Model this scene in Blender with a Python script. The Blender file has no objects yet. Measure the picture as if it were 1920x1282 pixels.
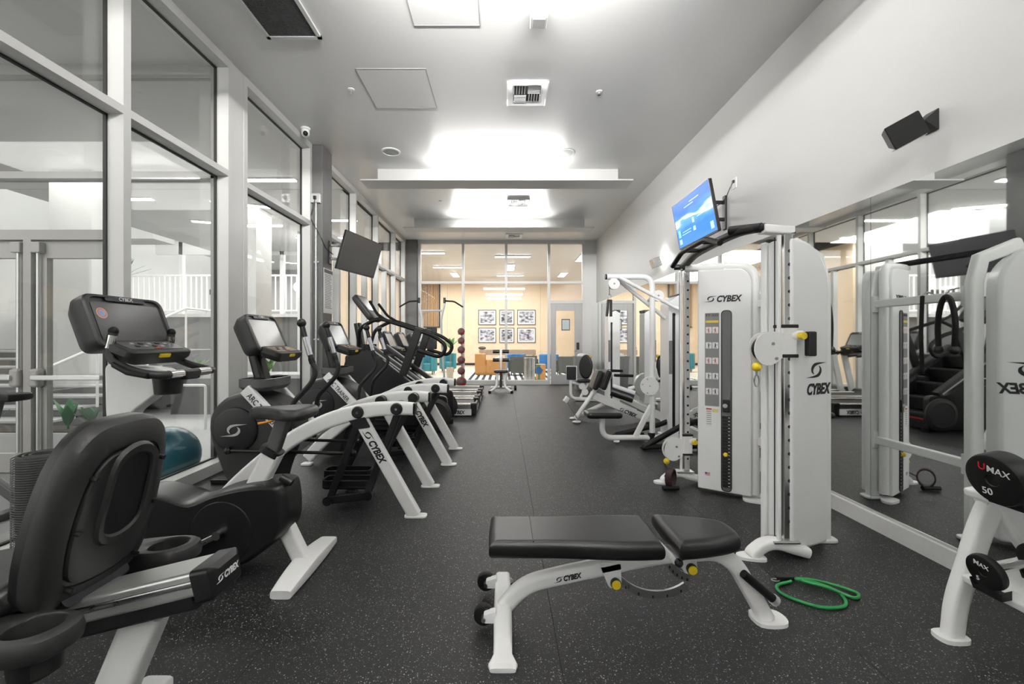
import bpy, bmesh, math, random
from mathutils import Vector, Matrix
random.seed(7)
S = bpy.context.scene
C = S.collection
PI = math.pi
# ---------------------------------------------------------------- camera, world, exposure
CAM_H = 1.27
cam = bpy.data.objects.new('camera', bpy.data.cameras.new('camera'))
C.objects.link(cam)
cam.location = (0, 0, CAM_H)
cam.rotation_euler = (PI/2, 0, 0)
cam.data.sensor_width = 36
cam.data.lens = 36*800/1920
cam.data.shift_x = 17/1920
cam.data.shift_y = -5/1920
cam.data.clip_start = 0.05
S.camera = cam
S.view_settings.view_transform = 'Standard'
S.view_settings.look = 'None'
S.view_settings.gamma = 1
S.view_settings.exposure = 0.95
S.view_settings.use_curve_mapping = False
w = bpy.data.worlds.new('overcast'); S.world = w; w.use_nodes = True
w.node_tree.nodes['Background'].inputs[0].default_value = (0.99, 0.985, 0.97, 1)
w.node_tree.nodes['Background'].inputs[1].default_value = 1.3

def area(name, loc, sx, sy, power, rot=(0, 0, 0), col=(1, 0.985, 0.96)):
    l = bpy.data.lights.new(name, 'AREA'); l.shape = 'RECTANGLE'; l.size = sx; l.size_y = sy
    l.energy = power; l.color = col
    o = bpy.data.objects.new(name, l); C.objects.link(o); o.location = loc; o.rotation_euler = rot
    return o
ROOM_POWER = 80.0
# ---------------------------------------------------------------- geometry helpers
V = Vector
def fil(pts, r, n=5, closed=False):
    """round the corners of a polyline (2D or 3D)"""
    P = [V(p) for p in pts]; out = []; N = len(P)
    for i, p in enumerate(P):
        if not closed and i in (0, N-1):
            out.append(p); continue
        a, b = P[i-1]-p, P[(i+1) % N]-p
        d = min(r, a.length*.49, b.length*.49)
        if d < 1e-6: out.append(p); continue
        A, B = p+a.normalized()*d, p+b.normalized()*d
        for k in range(n+1):
            t = k/n
            out.append(A*(1-t)**2+p*2*t*(1-t)+B*t*t)
    return out
def smooth(pts, n=6, closed=False):
    """Catmull-Rom curve through the points"""
    P = [V(p) for p in pts]; N = len(P); out = []
    for i in range(N if closed else N-1):
        p1, p2 = P[i], P[(i+1) % N]
        p0 = P[i-1] if (closed or i > 0) else p1*2-p2
        p3 = P[(i+2) % N] if (closed or i+2 < N) else p2*2-p1
        for k in range(n):
            t = k/n
            out.append(.5*((2*p1)+(p2-p0)*t+(2*p0-5*p1+4*p2-p3)*t*t+(3*p1-p0-3*p2+p3)*t**3))
    if not closed: out.append(P[-1])
    return out
def ell(a, b, n=24, cx=0, cy=0):
    return [(cx+a*math.cos(2*PI*k/n), cy+b*math.sin(2*PI*k/n)) for k in range(n)]
def rrect(w, h, r, n=4, cx=0, cy=0):
    return [(p.x+cx, p.y+cy) for p in fil([(-w/2, -h/2), (w/2, -h/2), (w/2, h/2), (-w/2, h/2)], r, n, True)]
def fr(o, right, up):
    r = V(right).normalized(); u = V(up); u = (u-r*u.dot(r)).normalized(); n = r.cross(u)
    m = Matrix((r, u, n)).transposed().to_4x4(); m.translation = V(o); return m
def rot(ax, a, o=(0, 0, 0)):
    return Matrix.Translation(V(o)) @ Matrix.Rotation(a, 4, ax) @ Matrix.Translation(-V(o))
class MB:
    def __init__(s): s.v = []; s.f = []; s.M = None
    def add(s, vs, fs, M=None):
        b = len(s.v)
        for p in vs:
            p = V(p)
            if M is not None: p = M @ p
            if s.M is not None: p = s.M @ p
            s.v.append(p)
        s.f += [[b+i for i in f] for f in fs]; return s
    def box(s, c, d, M=None):
        x, y, z = d[0]/2, d[1]/2, d[2]/2
        vs = [V(c)+V((sx*x, sy*y, sz*z)) for sx in (-1, 1) for sy in (-1, 1) for sz in (-1, 1)]
        return s.add(vs, [(0, 1, 3, 2), (4, 6, 7, 5), (0, 4, 5, 1), (2, 3, 7, 6), (0, 2, 6, 4), (1, 5, 7, 3)], M)
    def b2(s, x0, x1, y0, y1, z0, z1, M=None):
        return s.box(((x0+x1)/2, (y0+y1)/2, (z0+z1)/2), (abs(x1-x0), abs(y1-y0), abs(z1-z0)), M)
    def rings(s, R, c0=True, c1=True, closed=False, M=None):
        n = len(R[0]); vs = [p for r in R for p in r]; fs = []
        m = len(R)
        for i in range(m if closed else m-1):
            a, b = i*n, ((i+1) % m)*n
            for k in range(n):
                fs.append((a+k, a+(k+1) % n, b+(k+1) % n, b+k))
        if not closed:
            if c0: fs.append(tuple(range(n)))
            if c1: fs.append(tuple((m-1)*n+k for k in range(n)))
        return s.add(vs, fs, M)
    def prism(s, pts, d0, d1, ax='y', M=None):
        f = {'y': lambda u, v, d: (u, d, v), 'z': lambda u, v, d: (u, v, d), 'x': lambda u, v, d: (d, u, v)}[ax]
        return s.rings([[f(p[0], p[1], d) for p in pts] for d in (d0, d1)], M=M)
    def tube(s, pts, r, n=10, closed=False, M=None, cap=True):
        P = [V(p) for p in pts]; m = len(P); R = []
        rr = r if isinstance(r, (list, tuple)) else [r]*m
        prev = None
        for i, p in enumerate(P):
            if closed: t = P[(i+1) % m]-P[i-1]
            else: t = P[min(i+1, m-1)]-P[max(i-1, 0)]
            t.normalize()
            if prev is None:
                a = V((0, 0, 1)) if abs(t.z) < .9 else V((1, 0, 0))
                u = t.cross(a).normalized()
            else:
                u = (prev-t*prev.dot(t)).normalized()
            prev = u; v = t.cross(u)
            R.append([p+(u*math.cos(2*PI*k/n)+v*math.sin(2*PI*k/n))*rr[i] for k in range(n)])
        return s.rings(R, cap, cap, closed, M)
    def rtube(s, pts, N, wd, h, r=.012, M=None, n=3):
        """rounded-rectangle section swept in a plane with normal N; wd along N, h across"""
        P = [V(p) for p in pts]; m = len(P); N = V(N).normalized(); R = []
        W = wd if isinstance(wd, (list, tuple)) else [wd]*m
        H = h if isinstance(h, (list, tuple)) else [h]*m
        for i, p in enumerate(P):
            if i == 0: t = P[1]-P[0]
            elif i == m-1: t = P[-1]-P[-2]
            else: t = (P[i+1]-P[i]).normalized()+(P[i]-P[i-1]).normalized()
            t.normalize(); b = t.cross(N).normalized()
            R.append([p+N*q[0]+b*q[1] for q in rrect(W[i], H[i], min(r, W[i]*.45, H[i]*.45), n)])
        return s.rings(R, M=M)
    def lathe(s, prof, c=(0, 0, 0), ax=(0, 0, 1), n=20, M=None, closed=False):
        ax = V(ax).normalized(); a = V((1, 0, 0)) if abs(ax.x) < .9 else V((0, 1, 0))
        u = ax.cross(a).normalized(); v = ax.cross(u); c = V(c)
        R = [[c+ax*z+(u*math.cos(2*PI*k/n)+v*math.sin(2*PI*k/n))*max(r, 1e-4) for k in range(n)] for r, z in prof]
        return s.rings(R, True, True, closed, M)
    def cyl(s, a, b, r, n=16, M=None):
        return s.tube([a, b], r, n, M=M)
    def ball(s, c, r, n=16, m=10, sc=(1, 1, 1), M=None):
        R = []
        for i in range(m+1):
            a = PI*(.02+.96*i/m)-PI/2
            R.append([V(c)+V((math.cos(a)*math.cos(2*PI*k/n)*r*sc[0], math.cos(a)*math.sin(2*PI*k/n)*r*sc[1], math.sin(a)*r*sc[2])) for k in range(n)])
        return s.rings(R, M=M)
    def pad(s, out, t, r, M=None, n=4, crown=0.0):
        """cushion: outline in local xy, thickness t along +z, rounded edges"""
        P = [V((p[0], p[1])) for p in out]; m = len(P)
        x0, x1 = min(p.x for p in P), max(p.x for p in P); y0, y1 = min(p.y for p in P), max(p.y for p in P)
        mx_, my_, hx, hy = (x0+x1)/2, (y0+y1)/2, (x1-x0)/2, (y1-y0)/2
        def ring(ins, z): return [(mx_+(p.x-mx_)*(1-ins/hx), my_+(p.y-my_)*(1-ins/hy), z) for p in P]
        R = [ring(r*1.25, 0)]
        for k in range(n+1):
            a = k/n*PI/2; R.append(ring(r*(1-math.sin(a)), r*(1-math.cos(a))))
        for k in range(n, -1, -1):
            a = k/n*PI/2; R.append(ring(r*(1-math.sin(a)), t-r*(1-math.cos(a))))
        R.append(ring(r*1.25, t))
        s.rings(R, False, False, M=M)
        cx, cy = mx_, my_
        for rg in (R[0], R[-1]):
            s.add([(cx, cy, rg[0][2])]+rg, [(0, 1+k, 1+(k+1) % m) for k in range(m)], M)
        return s
    def build(s, name, m, parent=None, bev=0, ang=40, label=None):
        me = bpy.data.meshes.new(name)
        me.from_pydata([tuple(p) for p in s.v], [], s.f)
        bm = bmesh.new(); bm.from_mesh(me)
        bmesh.ops.remove_doubles(bm, verts=bm.verts, dist=1e-6); bmesh.ops.recalc_face_normals(bm, faces=bm.faces); bm.to_mesh(me); bm.free()
        me.shade_smooth(); me.set_sharp_from_angle(angle=math.radians(ang))
        me.materials.append(m)
        o = bpy.data.objects.new(name, me); C.objects.link(o)
        if parent is not None: o.parent = parent
        if bev:
            b = o.modifiers.new('bevel', 'BEVEL'); b.width = bev; b.segments = 2; b.limit_method = 'ANGLE'
            b.angle_limit = math.radians(38); b.harden_normals = True; b.use_clamp_overlap = True
        else:
            q = o.modifiers.new('weighted', 'WEIGHTED_NORMAL'); q.keep_sharp = True; q.weight = 80
        if label: o['label'] = label
        return o
def thing(name, label, cat, loc=(0, 0, 0), rz=0, group=None):
    o = bpy.data.objects.new(name, None); C.objects.link(o); o.empty_display_size = .1
    o.location = loc; o.rotation_euler = (0, 0, rz); o['label'] = label; o['category'] = cat
    if group: o['group'] = group
    return o
def tag(o, label, cat, group=None):
    o['label'] = label; o['category'] = cat
    if group: o['group'] = group
    return o
def struct(o, label=None):
    o['kind'] = 'structure'
    if label: o['label'] = label
    return o
def sthing(name, label, loc=(0, 0, 0)):
    o = bpy.data.objects.new(name, None); C.objects.link(o); o.empty_display_size = .1
    o.location = loc; return struct(o, label)
def dup(root, loc, rz=None, label=None, group=None):
    r = root.copy(); C.objects.link(r); r.location = loc
    if rz is not None: r.rotation_euler = (0, 0, rz)
    if label: r['label'] = label
    if group: r['group'] = group
    def kids(src, dst):
        for ch in list(src.children):
            c = ch.copy(); C.objects.link(c); c.parent = dst; kids(ch, c)
    kids(root, r)
    return r
# ---------------------------------------------------------------- materials
def mat(name, col, rough=.5, metal=0.0, var=.06, scale=30, bump=0.0, bscale=200, emit=None, es=0, coat=0, rvar=.025, spec=.5):
    m = bpy.data.materials.new(name); m.use_nodes = True; nt = m.node_tree; nd = nt.nodes; L = nt.links
    p = nd['Principled BSDF']
    p.inputs['Metallic'].default_value = metal
    p.inputs['Specular IOR Level'].default_value = spec
    tc = nd.new('ShaderNodeTexCoord'); no = nd.new('ShaderNodeTexNoise'); no.inputs['Scale'].default_value = scale
    no.inputs['Detail'].default_value = 4
    L.new(tc.outputs['Object'], no.inputs['Vector'])
    mx = nd.new('ShaderNodeMix'); mx.data_type = 'RGBA'
    c = V(col[:3])
    mx.inputs[6].default_value = (*[max(0, x*(1-var)) for x in c], 1); mx.inputs[7].default_value = (*[min(1, x*(1+var)) for x in c], 1)
    L.new(no.outputs['Fac'], mx.inputs[0]); L.new(mx.outputs[2], p.inputs['Base Color'])
    mr = nd.new('ShaderNodeMapRange'); mr.inputs[3].default_value = max(.02, rough-rvar); mr.inputs[4].default_value = min(1, rough+rvar)
    L.new(no.outputs['Fac'], mr.inputs[0]); L.new(mr.outputs[0], p.inputs['Roughness'])
    if coat: p.inputs['Coat Weight'].default_value = coat; p.inputs['Coat Roughness'].default_value = .15
    if bump:
        n2 = nd.new('ShaderNodeTexNoise'); n2.inputs['Scale'].default_value = bscale; n2.inputs['Detail'].default_value = 3
        L.new(tc.outputs['Object'], n2.inputs['Vector'])
        b = nd.new('ShaderNodeBump'); b.inputs['Strength'].default_value = bump; b.inputs['Distance'].default_value = .002
        L.new(n2.outputs['Fac'], b.inputs['Height']); L.new(b.outputs[0], p.inputs['Normal'])
    if emit:
        p.inputs['Emission Color'].default_value = (*emit, 1); p.inputs['Emission Strength'].default_value = es
    return m
def glass_mat(name, tint=(.945, .95, .945), refl=1.0):
    m = bpy.data.materials.new(name); m.use_nodes = True; nt = m.node_tree; nd = nt.nodes; L = nt.links
    nd.clear()
    out = nd.new('ShaderNodeOutputMaterial'); mix = nd.new('ShaderNodeMixShader'); t = nd.new('ShaderNodeBsdfTransparent')
    g = nd.new('ShaderNodeBsdfGlossy'); g.inputs['Roughness'].default_value = .01; g.inputs['Color'].default_value = (refl, refl, refl, 1)
    lw = nd.new('ShaderNodeLayerWeight'); lw.inputs['Blend'].default_value = .5
    pw = nd.new('ShaderNodeMath'); pw.operation = 'POWER'; pw.inputs[1].default_value = 5; L.new(lw.outputs['Facing'], pw.inputs[0])
    f = nd.new('ShaderNodeMath'); f.operation = 'MULTIPLY_ADD'; f.inputs[1].default_value = .9; f.inputs[2].default_value = .035; L.new(pw.outputs[0], f.inputs[0])
    no = nd.new('ShaderNodeTexNoise'); no.inputs['Scale'].default_value = 3
    mx = nd.new('ShaderNodeMix'); mx.data_type = 'RGBA'
    mx.inputs[6].default_value = (*[c*.985 for c in tint], 1); mx.inputs[7].default_value = (*tint, 1)
    L.new(no.outputs['Fac'], mx.inputs[0]); L.new(mx.outputs[2], t.inputs['Color'])
    L.new(f.outputs[0], mix.inputs[0]); L.new(t.outputs[0], mix.inputs[1]); L.new(g.outputs[0], mix.inputs[2]); L.new(mix.outputs[0], out.inputs[0])
    return m
WHITE = mat('white_powder_coat', (.87, .87, .86), .32, var=.02, bump=.04, bscale=400)
WHITE2 = mat('white_satin_shroud', (.86, .86, .86), .30, var=.004, rvar=.0)
BLACK = mat('black_plastic', (.0065, .0065, .007), .38, var=.15, bump=.1, bscale=600)
BLACKM = mat('black_matte_steel', (.008, .008, .0085), .42, var=.1)
CHAR = mat('charcoal_plastic', (.024, .024, .024), .42, var=.08, bump=.12, bscale=700)
GREYP = mat('grey_plastic', (.075, .075, .075), .42, var=.08)
RUBBER = mat('black_rubber', (.006, .006, .006), .5, spec=.3, var=.2, bump=.2, bscale=300)
VINYL = mat('black_vinyl', (.0075, .0075, .008), .33, var=.15, bump=.25, bscale=260)
ALU = mat('brushed_aluminium', (.66, .66, .65), .36, .75, var=.03, scale=12)
CHROME = mat('chrome', (.75, .75, .75), .14, 1.0, var=.01, rvar=0)
STEEL = mat('steel', (.45, .45, .45), .28, 1.0, var=.08)
FRAME = mat('grey_anodised_frame', (.58, .58, .565), .42, .0, var=.02, scale=8)
FRAME2 = mat('lobby_frame', (.34, .335, .32), .42, .0, var=.02, scale=8)
FRAMED = mat('dark_gasket', (.02, .02, .02), .6, var=.1)
YEL = mat('yellow_plastic', (.80, .58, .02), .4, var=.05)
ORANGE = mat('orange_plastic', (.75, .30, .02), .4)
RED = mat('red_plastic', (.55, .02, .02), .4)
BLK_PRINT = mat('black_print', (.008, .008, .008), .5)
WHT_PRINT = mat('white_print', (.78, .78, .78), .5)
SILV_PRINT = mat('silver_print', (.50, .50, .50), .4)
SCREEN = mat('dark_screen', (.07, .07, .072), .16, var=.05, spec=.5)
SCREENG = mat('grey_screen', (.26, .26, .25), .14, var=.05)
GLASS = glass_mat('clear_glass')
WALLP = mat('white_wall_paint', (.61, .61, .60), .45, var=.02, scale=2, bump=.05, bscale=90)
CEILP = mat('ceiling_paint', (.72, .72, .71), .30, var=.008, scale=1.2, rvar=.0)
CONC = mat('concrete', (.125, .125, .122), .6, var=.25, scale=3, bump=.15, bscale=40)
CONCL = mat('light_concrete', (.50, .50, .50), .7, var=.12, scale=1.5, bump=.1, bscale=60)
STUCCO = mat('pale_stucco', (.62, .62, .61), .8, var=.06, scale=2, bump=.2, bscale=80)
# ---------------------------------------------------------------- lettering and emblem
_tc = {}
def text_mesh(body, size, shear, bold):
    k = (body, size, shear, bold)
    if k not in _tc:
        cu = bpy.data.curves.new('t', 'FONT'); cu.body = body; cu.size = size; cu.shear = shear; cu.offset = bold*size
        cu.extrude = .0012; cu.align_x = 'LEFT'; cu.resolution_u = 3
        o = bpy.data.objects.new('t', cu); C.objects.link(o)
        dg = bpy.context.evaluated_depsgraph_get(); me = bpy.data.meshes.new_from_object(o.evaluated_get(dg))
        bpy.data.objects.remove(o); me.materials.clear(); _tc[k] = me
    return _tc[k]
def text(body, o, right, up, size, m, parent, name='lettering', shear=0, bold=.0, xs=1):
    me = text_mesh(body, size, shear, bold).copy(); me.materials.append(m)
    ob = bpy.data.objects.new(name, me); C.objects.link(ob); ob.parent = parent
    M = fr(o, right, up) @ Matrix.Diagonal((xs, 1, 1, 1)); me.transform(M)
    return ob
def emblem(o, right, up, s, m, parent, d=.0012):
    cl = smooth([(-.30, -.30), (-.47, -.10), (-.45, .14), (-.22, .36), (.20, .46), (.70, .50), (1.20, .54)], 4)
    th = [(.015, .085, .125, .115, .075, .035, .0)[min(6, i//4)]*(1-(i % 4)/4)+(.015, .085, .125, .115, .075, .035, .0, .0)[min(6, i//4)+1]*(i % 4)/4 for i in range(len(cl))]
    lf, rt = [], []
    for i, p_ in enumerate(cl):
        t_ = (cl[min(i+1, len(cl)-1)]-cl[max(i-1, 0)]).normalized(); q_ = V((-t_.y, t_.x))
        lf.append(p_+q_*th[i]); rt.append(p_-q_*th[i])
    pts = [(p_.x, p_.y) for p_ in lf+rt[::-1]]
    b = MB()
    for q in (1, -1):
        b.prism([(x*q*s, y*q*s) for x, y in pts], 0, d, 'z', fr(o, right, up))
    return b.build('emblem', m, parent)
def cybex(o, right, up, h, m, parent, stacked=False):
    """swirl + lettering; o = lower-left of the lettering, h = letter height"""
    r, u, o = V(right).normalized(), V(up).normalized(), V(o)
    if stacked:
        emblem(o+r*h*1.55+u*h*2.3, r, u, h*1.35, m, parent)
        text('CYBEX', o, r, u, h*1.42, m, parent, shear=.25, bold=.04, xs=.82)
    else:
        emblem(o+r*h*.9+u*h*.5, r, u, h*.9, m, parent)
        text('CYBEX', o+r*h*1.75, r, u, h*1.42, m, parent, shear=.25, bold=.04, xs=.82)
# ================================================================ the gym room
XL, XR, XM, YF, YB, ZC = -2.72, 2.63, 2.50, 12.03, -4.0, 4.05
def floor_mat():
    m = mat('speckled_rubber_floor', (.010, .010, .0105), .50, var=.15, scale=6, bump=.25, bscale=350)
    nt = m.node_tree; nd = nt.nodes; L = nt.links; p = nd['Principled BSDF']
    base = p.inputs['Base Color'].links[0].from_socket
    tc = nd.new('ShaderNodeTexCoord'); mp = nd.new('ShaderNodeMapping'); L.new(tc.outputs['Object'], mp.inputs[0])
    nz = nd.new('ShaderNodeTexNoise'); nz.inputs['Scale'].default_value = 60; L.new(tc.outputs['Object'], nz.inputs['Vector'])
    va = nd.new('ShaderNodeVectorMath'); va.operation = 'MULTIPLY_ADD'; va.inputs[1].default_value = (.012, .012, 0)
    L.new(nz.outputs['Color'], va.inputs[0]); L.new(tc.outputs['Object'], va.inputs[2])
    last = base
    for sc, th, pick, col in ((95, .21, .56, (.35, .35, .34)), (170, .25, .5, (.17, .17, .17))):
        vo = nd.new('ShaderNodeTexVoronoi'); vo.inputs['Scale'].default_value = sc; L.new(va.outputs[0], vo.inputs['Vector'])
        lt = nd.new('ShaderNodeMath'); lt.operation = 'LESS_THAN'; lt.inputs[1].default_value = th; L.new(vo.outputs['Distance'], lt.inputs[0])
        sp = nd.new('ShaderNodeSeparateColor'); L.new(vo.outputs['Color'], sp.inputs[0])
        gt = nd.new('ShaderNodeMath'); gt.operation = 'GREATER_THAN'; gt.inputs[1].default_value = pick; L.new(sp.outputs[0], gt.inputs[0])
        mu = nd.new('ShaderNodeMath'); mu.operation = 'MULTIPLY'; L.new(lt.outputs[0], mu.inputs[0]); L.new(gt.outputs[0], mu.inputs[1])
        mx = nd.new('ShaderNodeMix'); mx.data_type = 'RGBA'; mx.inputs[7].default_value = (*col, 1)
        L.new(mu.outputs[0], mx.inputs[0]); L.new(last, mx.inputs[6]); last = mx.outputs[2]
    L.new(last, p.inputs['Base Color'])
    return m
FLOOR = floor_mat()
fl = struct(MB().b2(XL-.16, XM+.3, YB, YF+.1, -.12, -.012).build('floor', RUBBER))
xs = [XL-.1, -2.2, -.99, .225, 1.44, XM+.02]
for i in range(5):
    ys = [YB, (.6, -1.1, 1.0, -.4, .2)[i]+.0, (7.4, 6.2, 8.1, 6.9, 7.7)[i], YF-.02]
    for j in range(3):
        MB().b2(xs[i]+.001, xs[i+1]-.001, ys[j]+.001, ys[j+1]-.001, -.012, 0).build('rubber_mat', FLOOR, fl)
struct(MB().b2(-3.0, XR+.15, YB, YF+.2, ZC, ZC+.15).build('ceiling', CEILP))
struct(MB().b2(XR, XR+.15, YB, YF+.1, 0, ZC).build('wall_right', WALLP))
struct(MB().b2(XM+.012, XR, YB, YF, 0, 2.237).build('wall_right_mirror_backing', WALLP))
struct(MB().b2(-3.0, XR+.15, YB-.12, YB, 0, ZC).build('wall_back', WALLP))
struct(MB().b2(2.31, XR, YF-.02, YF+.1, 0, ZC).build('wall_far', WALLP))
struct(MB().b2(XM-.03, XM+.012, YB, YF-.03, 0, .105).build('baseboard_right', mat('baseboard_white', (.70, .70, .69), .4)))
# mirror
MIR = mat('mirror_silver', (.84, .86, .85), .02, 1.0, var=.01, rvar=.0)
mirr = thing('wall_mirror', 'long wall mirror of tall panels along the right wall above the white skirting', 'mirror', (XM, 4, .105))
ym = [-3.9, -1.08, .91, 2.90, 4.88, 6.87, 8.86, 10.85, YF-.03]
for a, b in zip(ym, ym[1:]):
    MB().b2(0, .010, a-4+.0015, b-4-.0015, .012, 2.132).build('mirror_panel', MIR, mirr)
MB().b2(-.006, .012, ym[0]-4, ym[-1]-4, 0, .014).build('bottom_channel', ALU, mirr)
# ---- left window wall
gx = XL-.145
def bay(n, y0, y1, label, mid=None, right=False):
    w = sthing('window_%d' % n, label, (0, 0, 0))
    a, b = y0+.031, y1-.031
    MB().b2(XL-.135, XL, y0-.031, a, 0, ZC).build('post', FRAME, w)
    if right: MB().b2(XL-.135, XL, b, y1+.031, 0, ZC).build('post', FRAME, w)
    MB().b2(XL-.135, XL, a, b, ZC-.085, ZC).build('header', FRAME, w)
    MB().b2(XL-.135, XL, a, b, 2.888, 2.946).build('transom', FRAME, w)
    MB().b2(XL-.135, XL+.005, a, b, 0, .10).build('sill', FRAME, w)
    for z0, z1 in ((.1, 2.888), (2.946, ZC-.085)):
        MB().b2(gx-.004, gx+.004, a-.012, b+.012, z0-.01, z1+.01).build('pane', GLASS, w)
        g = MB(); t = .012
        g.b2(gx+.006, gx+.03, a, a+t, z0, z1).b2(gx+.006, gx+.03, b-t, b, z0, z1).b2(gx+.006, gx+.03, a, b, z0, z0+t).b2(gx+.006, gx+.03, a, b, z1-t, z1)
        g.build('gasket', FRAMED, w)
    for m_ in (mid or []):
        MB().b2(XL-.135, XL-.03, m_-.04, m_+.04, .1, 2.888).build('stile', FRAME, w)
    return w
bays = [(-2.9, -.95, 0), (-.95, 1.0, 0), (1.0, 3.09, 0), (3.09, 4.26, 1), (4.515, 6.05, 1), (6.46, 7.92, 0), (7.92, 9.31, 0), (9.31, 10.79, 0), (10.79, 11.86, 1)]
blab = ['rearmost', 'second rear', 'tall window bay behind the recumbent and upright bikes', 'tall window bay beside the teal stability ball', 'tall window bay before the concrete column', 'window bay just past the concrete column', 'window bay behind the stair climber', 'window bay beside the far treadmill', 'last window bay by the far corner column']
for i, (a, b, r) in enumerate(bays):
    bay(i+1, a, b, blab[i] if i > 1 else 'tall window bay beside the camera, %s' % blab[i], [((a+b)/2)] if i in (5, 6, 7) else None, bool(r))
struct(MB().b2(XL-.12, XL-.006, 4.292, 4.483, 0, ZC).build('trim_1', FRAME))
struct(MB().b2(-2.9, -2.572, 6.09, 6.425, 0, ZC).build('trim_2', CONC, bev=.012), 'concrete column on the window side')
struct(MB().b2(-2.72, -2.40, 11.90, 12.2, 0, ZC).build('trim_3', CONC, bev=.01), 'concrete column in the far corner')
# ---- far glass wall and door
fw = sthing('window_10', 'glass partition to the lounge at the far end')
def fpx(x): return (x-943)*.01504
def fpz(y): return 1.27+(636-y)*.01504
for x in (787, 868.5, 949, 1029):
    MB().b2(fpx(x)-.035, fpx(x)+.035, YF-.05, YF+.07, 0, 3.95).build('mullion', FRAME, fw)
MB().b2(fpx(1094)-.04, fpx(1094)+.045, YF-.05, YF+.07, 0, 3.95).build('mullion', FRAME, fw)
MB().b2(-2.40, 2.31, YF-.05, YF+.07, 3.95, ZC).build('header', FRAME, fw)
for a, b in ((787, 868.5), (868.5, 949), (949, 1029), (1029, 1094)):
    x0, x1 = fpx(a)+.035, fpx(b)-.035
    MB().b2(x0, x1, YF-.05, YF+.07, fpz(532), fpz(527.5)).build('transom', FRAME, fw)
    MB().b2(x0-.01, x1+.01, YF+.005, YF+.013, fpz(527.5)-.01, 3.96).build('pane', GLASS, fw)
    if a < 1029:
        MB().b2(x0, x1, YF-.05, YF+.07, 0, .12).build('sill', FRAME, fw)
        MB().b2(x0-.01, x1+.01, YF+.005, YF+.013, .11, fpz(532)+.01).build('pane', GLASS, fw)
    else:
        MB().b2(x0, x1, YF-.05, YF+.07, fpz(569), fpz(563.5)).build('transom', FRAME, fw)
        MB().b2(x0-.01, x1+.01, YF+.005, YF+.013, fpz(563.5)-.01, fpz(532)+.01).build('pane', GLASS, fw)
        dr = sthing('door_1', 'grey framed glass door to the lounge', (x0+.02, YF, 0))
        W, H = x1-x0-.04, fpz(569)-.01
        DOORG = mat('grey_door_paint', (.42, .42, .42), .4)
        MB().b2(0, .145, -.03, .03, .005, H).build('stile', DOORG, dr, .004)
        MB().b2(W-.2, W, -.03, .03, .005, H).build('stile', DOORG, dr, .004)
        MB().b2(.145, W-.2, -.03, .03, H-.19, H).build('rail', DOORG, dr, .004)
        MB().b2(.145, W-.2, -.03, .03, .005, .27).build('rail', DOORG, dr, .004)
        MB().b2(.14, W-.195, -.004, .004, .26, H-.18).build('pane', GLASS, dr)
        MB().b2(W-.15, W-.07, -.05, -.03, .98, 1.18).build('card_reader', BLACK, dr, .006)
        lv = MB().cyl((W-.11, -.03, .95), (W-.11, -.085, .95), .022); lv.tube(fil([(W-.11, -.08, .95), (W-.20, -.085, .95), (W-.24, -.085, .94)], .02), .011)
        lv.build('lever_handle', STEEL, dr)
        nb = MB().b2(.30, .54, -.012, -.004, 1.52, 1.84).build('notice', mat('notice_frame', (.02, .02, .02), .5), dr)
        MB().b2(.32, .52, -.014, -.012, 1.545, 1.815).build('sheet', mat('notice_sheet', (.48, .54, .55), .4, var=.15, scale=60), nb)
# ---- ceiling fittings
def access_panel(x0, x1, y0, y1, label):
    o = MB().b2(x0+.004, x1-.004, y0+.004, y1-.004, ZC-.003, ZC-.0004).build('access_panel', CEILP)
    g = MB(); t = .006
    for q in ((x0, x1, y0, y0+t), (x0, x1, y1-t, y1), (x0, x0+t, y0, y1), (x1-t, x1, y0, y1)): g.b2(*q, ZC-.0045, ZC-.0004)
    g.build('joint', mat('panel_joint', (.30, .30, .30), .7), o)
    return tag(o, label, 'ceiling panel')
access_panel(-.79, -.2, 3.1, 3.78, 'square access panel in the ceiling at the top edge of the view')
access_panel(-1.52, -.79, 4.378, 5.124, 'square access panel in the ceiling left of the square air diffuser')
GR = mat('grille_dark', (.04, .04, .04), .6)
rg = thing('return_grille', 'long dark honeycomb return air grille in a white frame on the ceiling', 'vent', (-1.915, 3.31, ZC))
b = MB(); x0, x1, y0, y1 = -.25, .25, -.7, .62
b.b2(x0, x1, y0, y0+.035, -.02, 0).b2(x0, x1, y1-.035, y1, -.02, 0).b2(x0, x0+.035, y0, y1, -.02, 0).b2(x1-.035, x1, y0, y1, -.02, 0)
b.build('frame', WALLP, rg)
MB().b2(x0+.03, x1-.03, y0+.03, y1-.03, -.006, -.002).build('core', BLACKM, rg)
b = MB()
k = y0+.04
while k < y1-.04: b.b2(x0+.035, x1-.035, k, k+.004, -.014, -.006); k += .016
k = x0+.045
while k < x1-.04: b.b2(k, k+.004, y0+.035, y1-.035, -.014, -.006); k += .016
o = b.build('honeycomb', mat('grille_wire', (.12, .12, .12), .5), rg); o['kind'] = 'stuff'
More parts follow.
